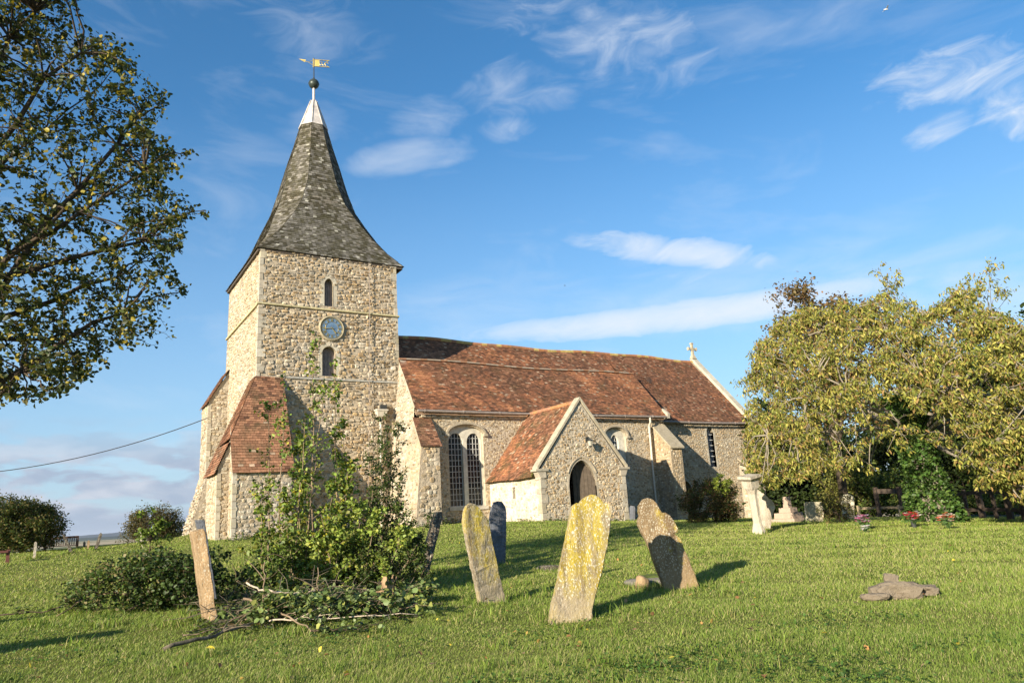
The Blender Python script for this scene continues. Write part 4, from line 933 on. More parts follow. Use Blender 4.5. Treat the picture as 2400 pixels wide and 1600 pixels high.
pstone('headstone', [(640, 605), (715, 603), (720, 450), (723, 300), (722, 210), (712, 170), (690, 145), (660, 137), (635, 150), (615, 190), (603, 260), (608, 400)], (15.0, 15.1), 15.05, .08, M['hs_slate'], 'dark blue slate headstone with a round top behind the yellow one')
pstone('headstone', [(1905, 790), (2150, 775), (2135, 700), (2090, 590), (2045, 490), (2020, 415), (1985, 392), (1972, 380), (2000, 368), (2000, 340), (1975, 290), (1940, 245), (1905, 222), (1880, 225), (1868, 200), (1840, 155), (1810, 125), (1770, 112), (1735, 125), (1710, 165), (1705, 210), (1715, 245), (1703, 270), (1705, 310), (1730, 370), (1770, 440), (1810, 550), (1850, 660), (1885, 750)], (10.2, 10.3), 10.35, .12, M['hs_brown'], 'brown spotted headstone with a chipped shoulder, leaning left, half in shadow')
dE = at(990, 1300, 1.)-at(985, 1300, 1.)
stone('headstone', [(961, 1326), (983, 1328), (1019, 1176), (1000, 1172)], [13.4, 13.3, 13.5, 13.5], .5, [(0, 0), (1, 0), (1, .93), (.8, 1), (.15, .99), (0, .95)], M['hs_dark'], 'dark headstone seen edge on, leaning right beside the saplings', yaw_depth=(.19, .48, 0), wear=.004)
stone('headstone', [(477, 1427), (500, 1424), (471, 1213), (448, 1216)], [9.55, 9.5, 9.4, 9.45], .5, [(0, 0), (1, 0), (1, .97), (.85, 1), (.1, .985), (0, .97)], M['hs_tan'], 'tall tan headstone seen edge on, leaning left by the bramble heap', yaw_depth=(.01, .50, 0), wear=.001)
stone('headstone', [(478, 1330), (492, 1330), (470, 1194), (450, 1193)], [10.6, 10.6, 10.5, 10.5], .35, [(0, 0), (1, 0), (1, 1), (0, 1)], M['hs_slate'], 'dark slate headstone just behind the tall tan one', yaw_depth=(.03, .3, 0))
stone('headstone', [(1446, 1196), (1459, 1196), (1459, 1162), (1446, 1160)], [31, 31, 31, 31], .07, [(0, 0), (1, 0), (1, .9), (.85, 1), (.15, 1), (0, .9)], M['hs_slate'], 'small slate headstone against the wall right of the porch')
stone('headstone', [(1853, 1199), (1893, 1199), (1892, 1152), (1850, 1151)], [28, 28.2, 28.2, 28], .14, [(0, 0), (1, 0), (1, .93), (.93, 1), (.12, .98), (.10, .96), (0, .95)], M['hs_pale'], 'broad pale square topped headstone right of the stepped cross base')
stone('headstone', [(1934, 1190), (1963, 1190), (1962, 1134), (1931, 1134)], [33, 33, 33, 33], .15, ROUND, M['hs_pale'], 'pale round topped headstone behind the low shrub', wear=.004)
stone('headstone', [(1748, 1210), (1772, 1208), (1781, 1158), (1738, 1120)], [23.6, 23.7, 23.7, 23.6], .16, [(0, 0), (.9, 0), (1.02, .92), (.86, 1.03), (.1, 1.0)], M['hs_white'], 'broken white stone slab standing behind the carved pillar', wear=.006)
# distant stones on the left skyline
def dist_stone(px, D, mat, label, **k): return stone('headstone', px, [D]*4, .12, [(0, 0), (1, 0), (1, .92), (.6, 1), (.3, 1), (0, .92)], mat, label, **k)
dist_stone([(328, 1262), (336, 1262), (327, 1219), (316, 1219)], 22, M['hs_white'], 'pale narrow headstone leaning left above the bramble heap')
dist_stone([(77, 1263), (84, 1263), (86, 1243), (79, 1243)], 28, M['hs_white'], 'small white edged headstone under the dark round tree')
dist_stone([(156, 1261), (165, 1260), (148, 1226), (142, 1226)], 29, M['hs_dark'], 'dark green headstone leaning left in front of the bench')
dist_stone([(199, 1258), (205, 1258), (207, 1240), (201, 1240)], 31, M['hs_tan'], 'small tan headstone in the middle of the skyline gap')
dist_stone([(190, 1258), (196, 1258), (197, 1243), (191, 1243)], 33, M['hs_dark'], 'small dark headstone left of the small tan one')
dist_stone([(218, 1255), (226, 1254), (236, 1223), (229, 1222)], 30, M['hs_dark'], 'dark headstone leaning right against the far hills')
# carved pillar
base = at(1744, 1226, 22); topc = at(1722, 1100, 21.7); ax = (topc-base); H_ = np.linalg.norm(ax); ax /= H_
ux = np.cross(ax, (0, 1, 0)); ux /= np.linalg.norm(ux); uy = np.cross(ax, ux); AXM = np.column_stack([ux, uy, ax])
pil = empty('carved_pillar', base, label='leaning white carved stone pillar with a wide capital', category='pillar')
def sq_prof(prof, n=8):
    mb = MB()
    for i in range(len(prof)-1):
        (r0, z0), (r1, z1) = prof[i], prof[i+1]
        P = lambda r, z: [base+AXM@np.array([r*math.cos(math.pi/8+k*math.pi/4), r*math.sin(math.pi/8+k*math.pi/4), z]) for k in range(8)]
        A, B = P(r0, z0), P(r1, z1); mb.add(A+B, [(k, (k+1) % 8, 8+(k+1) % 8, 8+k) for k in range(8)])
    r, z = prof[-1]; mb.add([base+AXM@np.array([r*math.cos(math.pi/8+k*math.pi/4), r*math.sin(math.pi/8+k*math.pi/4), z]) for k in range(8)], [tuple(range(8))])
    return mb
def sqr(r0, z0, r1, z1):
    mb = MB(); mb.hexa([base+AXM@np.array([x*r0, y*r0, z0]) for x, y in ((-1, -1), (1, -1), (1, 1), (-1, 1))], [base+AXM@np.array([x*r1, y*r1, z1]) for x, y in ((-1, -1), (1, -1), (1, 1), (-1, 1))]); return mb
sq_prof([(.20, -.3), (.19, .10), (.155, .2), (.12, .32), (.115, .9), (.125, 1.12), (.17, 1.26), (.18, 1.28)]).build('shaft', M['hs_white'], pil)
H_ = max(H_, 1.5); mb = sqr(.155, 1.285, .165, 1.50); mb.build('capital', M['hs_white'], pil)
mb = sqr(.17, 1.505, .235, 1.57); mb2 = sqr(.235, 1.572, .23, 1.64); mb.add(mb2.v, mb2.f); mb.build('abacus', M['hs_white'], pil)
# stepped cross base
cb = at(1814, 1199, 29); cbz = gz(cb[0], cb[1]); sb = empty('stepped_cross_base', (cb[0], cb[1], cbz), label='pinkish three stepped cross base with a broken shaft', category='monument')
mp_ = head_mat('pink_stone', (.42, .32, .24), .15, .3, .3, 1., .6)
def rotbox(mb, c0, hw, hd, z0, z1, a, tap=0):
    ca_, sa_ = math.cos(a), math.sin(a); P = lambda w_, d_, z: [np.array([c0[0]+ca_*x*w_-sa_*y*d_, c0[1]+sa_*x*w_+ca_*y*d_, z]) for x, y in ((-1, -1), (1, -1), (1, 1), (-1, 1))]
    mb.hexa(P(hw, hd, z0), P(hw-tap, hd-tap, z1))
for hw, z0, z1, nm in ((.50, -.3, .17, 'step'), (.37, .174, .37, 'step'), (.235, .374, .55, 'step'), (.11, .554, .94, 'shaft')):
    mb = MB(); rotbox(mb, cb, hw, hw, cbz+z0, cbz+z1, .12, .01); mb.build(nm, mp_, sb)
# lumps: fallen stones, moss kerb, rotten stump
def lump(name, c0, r3, seed, mat, rot=0., sub=3, amp=.18, facet=False, **props):
    r_j = np.random.default_rng(seed+50)
    bm = bmesh.new(); bmesh.ops.create_icosphere(bm, subdivisions=sub, radius=1); r = np.random.default_rng(seed); K_ = r.normal(size=(5, 3))*2.; ph = r.uniform(0, 6, 5)
    ca_, sa_ = math.cos(rot), math.sin(rot)
    for v in bm.verts:
        p = np.array(v.co); q = np.sign(p)*np.abs(p)**.72; q *= 1+amp*sum(math.sin(K_[i]@p+ph[i]) for i in range(5))/2
        q = q*np.array(r3); q = q+(r_j.normal(size=3)*min(r3)*.09 if facet else 0); v.co = (c0[0]+ca_*q[0]-sa_*q[1], c0[1]+sa_*q[0]+ca_*q[1], c0[2]+q[2])
    me = bpy.data.meshes.new(name); bm.to_mesh(me); bm.free(); (None if facet else me.shade_smooth()); me.materials.append(mat)
    o = bpy.data.objects.new(name, me); col.objects.link(o)
    for k, v in props.items(): o[k] = v
    return o
def gpt(x, y, D, dz=0.): p = at(x, y, D); return (p[0], p[1], gz(p[0], p[1])+dz)
az58 = -math.radians(58-90)
c1 = gpt(2062, 1368, 9.45, .07); lump('fallen_stone', c1, (.24, .11, .10), 3, M['hs_rough'], rot=-1.0+.1, amp=.2, facet=True, sub=3, label='grey broken gravestone piece lying in the right hand lawn', category='stone')
c1 = gpt(2010, 1374, 9.25, .05); lump('fallen_stone', c1, (.15, .08, .04), 4, M['hs_rough'], rot=-.9, amp=.1, facet=True, sub=3, label='thin flat slab edge left of the broken gravestone piece', category='stone')
c1 = gpt(2122, 1362, 9.6, .07); lump('fallen_stone', c1, (.14, .08, .05), 9, M['hs_rough'], rot=-1.0, amp=.25, facet=True, sub=3, label='small tan rubble piece at the right end of the fallen stones', category='stone')
c1 = gpt(2050, 1348, 9.75, .18); lump('fallen_stone', c1, (.08, .05, .06), 12, M['hs_rough'], rot=-.8, amp=.25, facet=True, sub=3, label='small pointed stone on top of the fallen gravestone', category='stone')
c1 = gpt(1485, 1336, 11.0, .03); moss = plain('moss', (.10, .13, .025), .95, .5, 14, .01)
lump('kerb_stone', c1, (.34, .22, .06), 21, M['hs_grey'], rot=-.7, amp=.1, label='flat grey grave kerb with moss beside the brown headstone', category='stone'); 
c1 = gpt(1500, 1333, 11.1, .07); lump('moss_cushion', c1, (.27, .15, .055), 22, moss, rot=-.7, amp=.1, label='green moss cushion on the flat grave kerb', category='moss')
c1 = gpt(1478, 1352, 10.5, .05); lump('small_stone', c1, (.09, .08, .10), 25, M['hs_tan'], amp=.2, label='small round tan stone at the foot of the brown headstone', category='stone')
c1 = gpt(1270, 1308, 13.5, .02); lump('small_stone', c1, (.26, .1, .07), 26, M['hs_dark'], rot=-.2, amp=.25, label='dark half buried stone left of the golden headstone', category='stone')
sx0 = gpt(886, 1402, 9.6); mb = MB(); rs_ = random.Random(5); N_ = 14; R3 = []
for k_, (zz, rr0) in enumerate(((-.1, .14), (.08, .115), (.20, .10), (.32, .085))):
    R3.append([(sx0[0]+rr0*(1+.25*math.sin(j*2.1)+.12*rs_.uniform(-1, 1))*math.cos(6.283*j/N_), sx0[1]+rr0*(1+.25*math.sin(j*2.1))*math.sin(6.283*j/N_), sx0[2]+zz+(rs_.uniform(-.07, .09) if k_ == 3 else 0)) for j in range(N_)])
for A_q, B_q in zip(R3[:-1], R3[1:]): mb.add(A_q+B_q, [(j, (j+1) % N_, N_+(j+1) % N_, N_+j) for j in range(N_)])
mb.add(R3[-1]+[(sx0[0], sx0[1], sx0[2]+.17)], [(j, (j+1) % N_, N_) for j in range(N_)])
mb.build('stump', bark('rotten_wood', (.34, .23, .13), .6), label='short rotten tree stump with a jagged top at the right end of the brush heap', category='stump')
c1 = gpt(1235, 1194, 29.5, 0)
# flowers
def flowers(x, y, D, r, cols, label, n=46, vase=False, h=.32):
    c0 = gpt(x, y, D); e_ = empty('grave_flowers', c0, label=label, category='flowers', group='flower bunches on the right hand graves'); mb = MB(); st = MB()
    for i in range(n):
        a = rnd.uniform(0, 6.28); q = math.sqrt(rnd.random())*r; p = np.array([c0[0]+q*math.cos(a), c0[1]+q*math.sin(a), c0[2]+h*(.75+.55*rnd.random())-q*.35]); c = rnd.choice(cols); s_ = rnd.uniform(.034, .058)
        for k in range(5):
            t = k*1.257+rnd.random(); d1 = np.array([math.cos(t), math.sin(t), .5]); d2 = np.array([math.cos(t+.6), math.sin(t+.6), .35]); d3 = np.array([math.cos(t+1.2), math.sin(t+1.2), .5])
            mb.add([p, p+d1*s_, p+d2*s_*1.5, p+d3*s_], [(0, 1, 2, 3)], tuple(z*rnd.uniform(.8, 1.1) for z in c))
        st.tube([(c0[0], c0[1], c0[2]+.02), tuple(p)], .004, 4)
        for k in range(1): 
            t = rnd.uniform(0, 6.28); g = p-np.array([0, 0, .06]); st.add([g, g+np.array([math.cos(t)*.05, math.sin(t)*.05, .02]), g+np.array([math.cos(t)*.09, math.sin(t)*.09, -.02]), g+np.array([math.cos(t+.4)*.05, math.sin(t+.4)*.05, -.02])], [(0, 1, 2, 3)])
    mb.build('petals', M['attr'], e_); st.build('stems', plain('stems', (.05, .10, .02), .7), e_)
    if vase: v_ = MB(); v_.lathe(c0, [(.05, -.02), (.07, .2), (.06, .2)], 10); v_.build('vase', M['iron'], e_)
flowers(1982, 1203, 22, .16, [(.8, .75, .78), (.55, .05, .25), (.7, .3, .5)], 'pink and white flowers, leftmost of the three grave bunches', vase=False, h=.34)
flowers(1989, 1216, 21, .09, [(.85, .82, .78)], 'small white flower bunch below the pink and white one', n=14, h=.15)
flowers(2100, 1211, 22, .19, [(.65, .03, .03), (.8, .1, .05), (.85, .75, .75), (.7, .05, .15)], 'red flowers over white ones in a dark vase, middle grave bunch', vase=True, h=.34)
flowers(2180, 1216, 20.5, .19, [(.85, .25, .12), (.85, .5, .4), (.88, .85, .75), (.88, .85, .75)], 'coral and white flowers, rightmost of the three grave bunches', h=.3)
# benches
def bench(x, y, D, yaw, label, W=1.5):
    c0 = gpt(x, y, D); e_ = empty('garden_bench', c0, label=label, category='bench'); ca_, sa_ = math.cos(yaw), math.sin(yaw)
    T_ = lambda u, v, z: np.array([c0[0]+ca_*u-sa_*v, c0[1]+sa_*u+ca_*v, c0[2]+z]); wd = M['bench_wood']
    mb = MB(); mb.bar(T_(-W/2, .25, .62), T_(W/2, .25, .62), .05, .09)
    for k in range(14): u = -W/2+.06+k*(W-.12)/13; mb.bar(T_(u, .25, .3), T_(u, .25, .6), .035, .02)
    mb.build('backrest', wd, e_)
    mb = MB()
    for k in range(4): mb.bar(T_(-W/2, -.2+k*.11, .28), T_(W/2, -.2+k*.11, .28), .09, .03)
    mb.build('seat', wd, e_)
    for u in (-W/2, W/2):
        for v, h in ((.25, .66), (-.2, .42)): mb = MB(); mb.bar(T_(u, v, -.1), T_(u, v, h), .06); mb.build('leg', wd, e_)
        mb = MB(); mb.bar(T_(u, .25, .44), T_(u, -.24, .44), .07, .03); mb.build('armrest', wd, e_)
M['bench_wood'] = plain('bench_timber', (.12, .075, .05), .8, .3, 8, .002); M['bench_red'] = plain('red_bench_timber', (.15, .06, .045), .8, .3, 8, .002)
bench(140, 1263, 37, -.1, 'dark slatted wooden bench on the left skyline', 1.15)
c0 = at(8, 1262, 27); e_ = empty('low_rail_seat', (c0[0], c0[1], gz(c0[0], c0[1])), label='low red brown timber seat at the left edge of the lawn', category='bench')
mb = MB(); g0 = at(-40, 1268, 27); g1 = at(19, 1266, 27); 
mb.bar((g0[0], g0[1], g0[2]), (g1[0], g1[1], g1[2]), .3, .06); mb.build('seat', M['bench_red'], e_)
for g_ in (g0, g1): mb = MB(); mb.bar((g_[0], g_[1], gz(g_[0], g_[1])-.1), (g_[0], g_[1], g_[2]+.06), .09); mb.build('leg', M['bench_red'], e_)
# overhead cable
mb = MB(); A = at(474, 961, 36.2); B = at(-420, 1082, 46.); pts = []
A = np.array([5.80, 35.74, on_x(476, 960, 5.80)[2]])
for k in range(25):
    t = k/24; p = A*(1-t)+B*t; p[2] -= 4*1.15*t*(1-t); pts.append(p)
mb.tube(pts, .02, 5); mb.build('overhead_cable', M['cable'], label='black overhead cable sagging from the tower buttress to the left', category='cable')

# ------------------------------------------------------------------ road, fences and house on the right
fa = lambda x, y, D: np.array(gpt(x, y, D))
mb = MB(); rp = [(at(2060, 1185, 43)), at(2200, 1190, 38), at(2300, 1195, 34), at(2420, 1215, 31), at(2700, 1260, 28), at(3200, 1300, 26)]
L_ = []; R_ = []
for i, p in enumerate(rp):
    d = rp[min(i+1, 5)]-rp[max(0, i-1)]; d = np.array([d[0], d[1]]); d /= np.linalg.norm(d); n_ = np.array([-d[1], d[0]])
    for S_, s_ in ((L_, -.2), (R_, 4.4)):
        q_ = p[:2]+n_*s_; S_.append((q_[0], q_[1], gz(q_[0], q_[1])+.05))
for i in range(5): mb.add([L_[i], L_[i+1], R_[i+1], R_[i]], [(0, 1, 2, 3)])
mb.build('road', plain('asphalt', (.055, .055, .06), .9, .3, 20, .003), kind='structure')
def fence(name, pts, hs, rails, mat, label, pw=.12, rw=.10):
    c0 = pts[0]; e_ = empty(name, (c0[0], c0[1], gz(c0[0], c0[1])), label=label, category='fence')
    for i, p in enumerate(pts): z = gz(p[0], p[1]); mb = MB(); mb.bar((p[0], p[1], z-.2), (p[0], p[1], z+hs), pw if i % 2 == 0 or pw < .1 else pw*.6); mb.build('post', mat, e_)
    for r in rails:
        mb = MB()
        for a_, b_ in zip(pts[:-1], pts[1:]): mb.bar((a_[0], a_[1], gz(a_[0], a_[1])+r), (b_[0], b_[1], gz(b_[0], b_[1])+r), .05, rw)
        mb.build('rail', mat, e_)
fp = [at(x, 1190, D) for x, D in ((2195, 30), (2225, 29.3), (2258, 28.6), (2290, 27.9), (2322, 27.2), (2352, 26.6), (2390, 26), (2440, 25.4), (2500, 24.8), (2570, 24.2))]
fence('dark_fence', fp, .98, (.30, .84), M['fence'], 'dark two rail timber fence beside the road', .15, .11)
fp = [at(x, 1190, D) for x, D in ((1975, 42), (2020, 41), (2070, 40), (2120, 39), (2165, 38))]
fence('pale_fence', fp, .62, (.48,), M['rail'], 'low pale single rail fence behind the graves', .10, .12)
c0 = fa(2027, 1174, 40); e_ = empty('notice_board', c0, label='dark empty notice board frame on two posts before the hedge', category='board')
pa, pb = at(2019, 1176, 40), at(2074, 1176, 40)
for p_ in (pa, pb): z = gz(p_[0], p_[1]); mb = MB(); mb.bar((p_[0], p_[1], z-.2), (p_[0], p_[1], z+1.45), .16); mb.build('post', M['fence'], e_)
mb = MB(); mb.bar((pa[0], pa[1], gz(pa[0], pa[1])+1.25), (pb[0], pb[1], gz(pb[0], pb[1])+1.25), .06, .22); mb.build('board_panel', M['fence'], e_)
# cottage beyond the road
hc = at(2420, 1120, 60); hy = math.radians(-60); h0 = gz(hc[0], hc[1])
e_ = empty('cottage', (hc[0], hc[1], h0), label='cottage with red brown roof and white walls behind the right tree', category='house')
T_ = lambda u, v, z: np.array([hc[0]+math.cos(hy)*u-math.sin(hy)*v, hc[1]+math.sin(hy)*u+math.cos(hy)*v, h0+z])
mb = MB(); mb.hexa([T_(-6, -3, -.5), T_(6, -3, -.5), T_(6, 3, -.5), T_(-6, 3, -.5)], [T_(-6, -3, 2.4), T_(6, -3, 2.4), T_(6, 3, 2.4), T_(-6, 3, 2.4)]); 
mb.add([T_(-6, -3, 2.4), T_(-6, 3, 2.4), T_(-6, 0, 6)], [(0, 1, 2)]); mb.add([T_(6, -3, 2.4), T_(6, 3, 2.4), T_(6, 0, 6)], [(0, 2, 1)]); mb.build('wall', plain('white_render', (.72, .70, .66), .8, .15, 2, .003), e_)
mb = MB()
for s_ in (-1, 1): mb.hexa([T_(-6.4, s_*3.5, 2.0), T_(6.4, s_*3.5, 2.0), T_(6.4, 0, 6.2), T_(-6.4, 0, 6.2)], [T_(-6.4, s_*3.5, 2.15), T_(6.4, s_*3.5, 2.15), T_(6.4, 0, 6.35), T_(-6.4, 0, 6.35)])
rf = mb.build('roof', plain('brown_roof', (.20, .09, .06), .85, .4, 3, .02), e_)
mb = MB(); mb.hexa([T_(2, -.4, 5.6), T_(2.8, -.4, 5.6), T_(2.8, .4, 5.6), T_(2, .4, 5.6)], [T_(2, -.4, 7.4), T_(2.8, -.4, 7.4), T_(2.8, .4, 7.4), T_(2, .4, 7.4)]); mb.build('chimney', plain('chimney_brick', (.30, .12, .07), .9, .4, 6), rf)
for u in (-4, -1.2, 1.6, 4.2):
    for s_ in (-1, 1):
        mb = MB(); mb.hexa([T_(u-.45, s_*3.0, .8), T_(u+.45, s_*3.0, .8), T_(u+.45, s_*3.05, .8), T_(u-.45, s_*3.05, .8)], [T_(u-.45, s_*3.0, 1.9), T_(u+.45, s_*3.0, 1.9), T_(u+.45, s_*3.05, 1.9), T_(u-.45, s_*3.05, 1.9)]); mb.build('window', M['glass'], e_)

# ------------------------------------------------------------------ vegetation
def leaves(name, P, size, cols, mat, parent=None, droop=0., aspect=.55, normal_up=.3, seed=1, axis=None, **props):
    """P (N,3) leaf bases; each leaf a folded six-point blade. cols: list of colours"""
    r = np.random.default_rng(seed); N = len(P); P = np.asarray(P)
    d = r.normal(size=(N, 3)); d[:, 2] = d[:, 2]*.6-droop
    if axis is not None: d = d*.7+axis
    d /= np.linalg.norm(d, axis=1)[:, None]+1e-9
    nrm = r.normal(size=(N, 3)); nrm[:, 2] += normal_up*2; s_ = np.cross(d, nrm); s_ /= np.linalg.norm(s_, axis=1)[:, None]+1e-9; nn = np.cross(s_, d)
    L = (size*r.uniform(.6, 1.25, N))[:, None]; W = L*aspect*r.uniform(.75, 1.2, N)[:, None]/1.0
    f_ = r.uniform(.05, .3, N)[:, None]; b_ = r.uniform(-.25, .15, N)[:, None]
    V = np.stack([P, P+d*L*.38+s_*W*.5+nn*W*f_, P+d*L*.78+s_*W*.34+nn*(W*f_+L*b_*.6), P+d*L+nn*L*b_, P+d*L*.78-s_*W*.34+nn*(W*f_+L*b_*.6), P+d*L*.38-s_*W*.5+nn*W*f_, P+d*L*.5+nn*L*b_*.3], 1)
    C_ = np.array(cols)[r.integers(0, len(cols), N)]*r.uniform(.65, 1.3, N)[:, None]
    return fast_mesh(name, V, 7, C_, mat, parent, [(0, 1, 6), (1, 2, 6), (2, 3, 6), (3, 4, 6), (4, 5, 6), (5, 0, 6)], **props)
def bez(a, b, c, n): return [(1-t)**2*a+2*t*(1-t)*b+t*t*c for t in np.linspace(0, 1, n)]
def plant(root_pts, root_r, targets, tips, r1, r2, r3, seed, sweep=(0, 0, 0), n1=8, jit=.12, wig=.06):
    """skeleton: trunk points -> limbs to targets -> twigs to tips; returns wood MB and tip polylines"""
    r = np.random.default_rng(seed); mb = MB(); mb.tube(root_pts, root_r, 9)
    nodes = []; dirs = []; sw = np.array(sweep, float)
    rootp = np.array(root_pts); 
    for T_ in targets:
        k = int(r.integers(max(1, len(rootp)//2), len(rootp))); a = rootp[k]; L = np.linalg.norm(T_-a)
        mid = (a+T_)/2+np.array([0, 0, .22*L])*r.uniform(.3, 1.2)+r.normal(size=3)*L*jit+sw*L*.1
        pts = bez(a, mid, T_, n1); pts = [p+r.normal(size=3)*L*.012 for p in pts]; pts[0] = a
        mb.tube(pts, list(np.linspace(r1, r1*.3, n1)), 6)
        for i in range(1, n1): nodes.append(pts[i])
    nodes = np.array(nodes); nodes2 = list(nodes)
    sub = tips[r.permutation(len(tips))[:max(6, len(tips)//7)]]
    for T_ in sub:
        dd = np.linalg.norm(nodes-T_, axis=1)+.25*np.linalg.norm(nodes-rootp[-1], axis=1); a = nodes[np.argmin(dd)]; L = np.linalg.norm(T_-a)
        if L < .05: continue
        mid = (a+T_)/2+np.array([0, 0, .15*L])+r.normal(size=3)*L*jit+sw*L*.15
        pts = [p+r.normal(size=3)*L*.015 for p in bez(a, mid, T_, 6)]; pts[0] = a; mb.tube(pts, list(np.linspace(r2, r2*.35, 6)), 5, caps=False); nodes2 += pts[2:]
    nodes2 = np.array(nodes2); lines = []
    for T_ in tips:
        a = nodes2[np.argmin(np.linalg.norm(nodes2-T_, axis=1)+.1*np.linalg.norm(nodes2-rootp[-1], axis=1))]; L = np.linalg.norm(T_-a)
        mid = (a+T_)/2+r.normal(size=3)*(L*.15+wig)+sw*L*.2
        pts = bez(a, mid, T_, 5); mb.tube(pts, list(np.linspace(r3, r3*.4, 5)), 4, caps=False); lines.append(pts)
    return mb, lines
def along(lines, n, spread, seed, t0=.35):
    r = np.random.default_rng(seed); L = np.array(lines); k = r.integers(0, len(L), n); t = t0+(1-t0)*r.random(n)**.7
    x = t*(L.shape[1]-1); i = np.minimum(x.astype(int), L.shape[1]-2); f_ = (x-i)[:, None]
    return L[k, i]*(1-f_)+L[k, i+1]*f_+r.normal(size=(n, 3))*spread
def ell_pts(c, R, n, seed, shell=.5, zmin=None, lumps=.18):
    r = np.random.default_rng(seed); d = r.normal(size=(n, 3)); d /= np.linalg.norm(d, axis=1)[:, None]; K_ = r.normal(size=(5, 3))*2.2; ph = r.uniform(0, 6, 5)
    rad = (shell+(1-shell)*r.random(n)**.6)*(1+lumps*np.sin(d@K_.T+ph).sum(1)/1.6)
    p = np.array(c)+d*rad[:, None]*np.array(R)
    if zmin is not None: p = p[p[:, 2] > zmin]
    return p
V3 = lambda *a: np.array(a, float)

# --- big tree reaching in from the left
def left_region(n, seed):
    r = np.random.default_rng(seed); edge_y = np.array([-260, -80, 0, 60, 100, 170, 230, 290, 350, 420, 490, 560, 620, 660, 720, 780, 810, 840, 880, 905, 925]); edge_x = np.array([120, 190, 185, 150, 300, 330, 415, 350, 465, 385, 495, 425, 405, 440, 350, 425, 240, 255, 175, 130, 10]); o = []
    while len(o) < n:
        y = r.uniform(-260, 925); xm = np.interp(y, edge_y, edge_x)*.97; x = xm-(r.random()**1.15)*(xm+420)
        D = 11.1+r.normal()*.8
        if y > 780 and x < -150: continue
        o.append(at(x, y, max(9.8, min(12.8, D))))
    return np.array(o)
tb = at(-420, 1400, 11.6); tz = gz(tb[0], tb[1])
lt = empty('broadleaf_tree', (tb[0], tb[1], tz), label='large windswept broadleaf tree reaching in from the left edge', category='tree')
tt = at(-330, 720, 11.3)
trunk = [V3(tb[0], tb[1], tz-.3), V3(tb[0], tb[1], tz+.5), V3(tb[0]+.05, tb[1], tz+1.4), (V3(*tb[:2], tz+2.2)+tt)/2, tt]
tg = np.array([at(p[0], p[1], max(10., p[2]*1.27)) for p in ((60, 20, 8.6), (190, 130, 8.2), (300, 260, 8.8), (250, 380, 9.4), (340, 420, 8.2), (330, 560, 8.7), (260, 640, 9.2), (300, 720, 8.4), (110, 780, 8.9), (60, 860, 8.3), (100, 300, 9.6), (-60, 150, 9), (-200, 60, 8.4), (0, 560, 9.8), (-150, 300, 7.8), (150, 490, 7.8), (-100, 820, 8.8), (-500, 300, 9.5), (-600, 600, 9.))])
tips = left_region(3400, 5)
mbw, lines = plant(trunk, [.3, .25, .22, .19, .15], tg, tips, .062, .016, .0042, 3, sweep=(.25, 0, -.05), jit=.08, wig=.02)
mbw.build('trunk', M['bark_dark'], lt, smooth=True)
P = along(lines, 34000, .038, 8, .2)
GRN = [(.05, .075, .018), (.065, .09, .02), (.04, .06, .016), (.08, .10, .022), (.05, .065, .02), (.10, .11, .025), (.30, .25, .04), (.13, .12, .03)]
leaves('crown', P, .070, GRN*3+[(.42, .34, .06)], M['leaf'], lt, droop=.35, aspect=.72, seed=4)

# --- cherry tree with ivy trunk on the right
cb_ = at(2150, 1196, 25); cz = gz(cb_[0], cb_[1]); ct = empty('cherry_tree', (cb_[0], cb_[1], cz), label='wide domed autumn cherry tree with yellow green drooping leaves', category='tree')
tk = [V3(cb_[0], cb_[1], cz-.3), at(2140, 1100, 25), at(2115, 1010, 25), at(2080, 930, 24.8)]
forks = at(2150, 1060, 25)
def cherry_region(n, seed):
    r = np.random.default_rng(seed); ex = np.array([1690, 1730, 1760, 1800, 1850, 1900, 1980, 2060, 2120, 2200, 2260, 2330, 2400, 2500, 2600, 2700]); ey = np.array([1000, 800, 760, 735, 700, 705, 690, 668, 720, 660, 700, 735, 740, 790, 880, 1000])
    bx = np.array([1690, 1720, 1790, 1850, 1880, 1950, 2050, 2120, 2200, 2260, 2330, 2420, 2600]); by = np.array([1010, 1125, 1110, 1085, 1080, 1090, 1100, 1040, 1040, 1120, 1150, 1160, 1150]); o = []
    while len(o) < n:
        x = r.uniform(1715, 2680); t = r.random(); y0, y1 = np.interp(x, ex, ey), np.interp(x, bx, by); y = y0+(y1-y0)*t**1.05
        if ((x-2050)/170)**2+((y-1010)/95)**2 < 1 and r.random() < .8: continue
        if math.sin(x*.021+1.3*math.sin(y*.017))*math.sin(y*.027+1.1*math.sin(x*.013)) > .55 and r.random() < .5: continue
        rr_ = math.sqrt(max(0, 1-((x-2190)/520)**2)); depth = 4.6*rr_*math.sqrt(max(.05, 1-abs((y-930)/300)**2)) if abs(y-930) < 300 else 1.2
        s_ = -1 if r.random() < .72 else 1; D = 24.6+s_*depth*(r.uniform(.72, 1.0) if r.random() < .8 else r.uniform(0, .8))
        o.append(at(x, y, D))
    return np.array(o)
cpts = cherry_region(3600, 15)
cpts = np.vstack([cpts, [at(x, y, 23) for x, y in ((2020, 618), (2035, 640), (2060, 635), (2050, 690), (2285, 605), (2275, 625), (2255, 650), (2240, 665), (2300, 660), (2310, 672), (2230, 690), (1725, 870), (1700, 880), (1750, 790), (2060, 652), (2225, 640), (2250, 700), (2180, 668))]])
tg = cpts[np.random.default_rng(2).permutation(len(cpts))[:26]]
mbw, lines = plant(tk, [.42, .36, .32, .22], tg, cpts, .065, .026, .009, 6, jit=.14, wig=.12)
mbw.build('trunk', M['bark_silver'], ct, smooth=True)
CH = [(.36, .34, .075), (.43, .38, .09), (.27, .28, .06), (.17, .20, .045), (.40, .33, .10), (.12, .15, .035), (.30, .19, .075), (.25, .27, .06)]
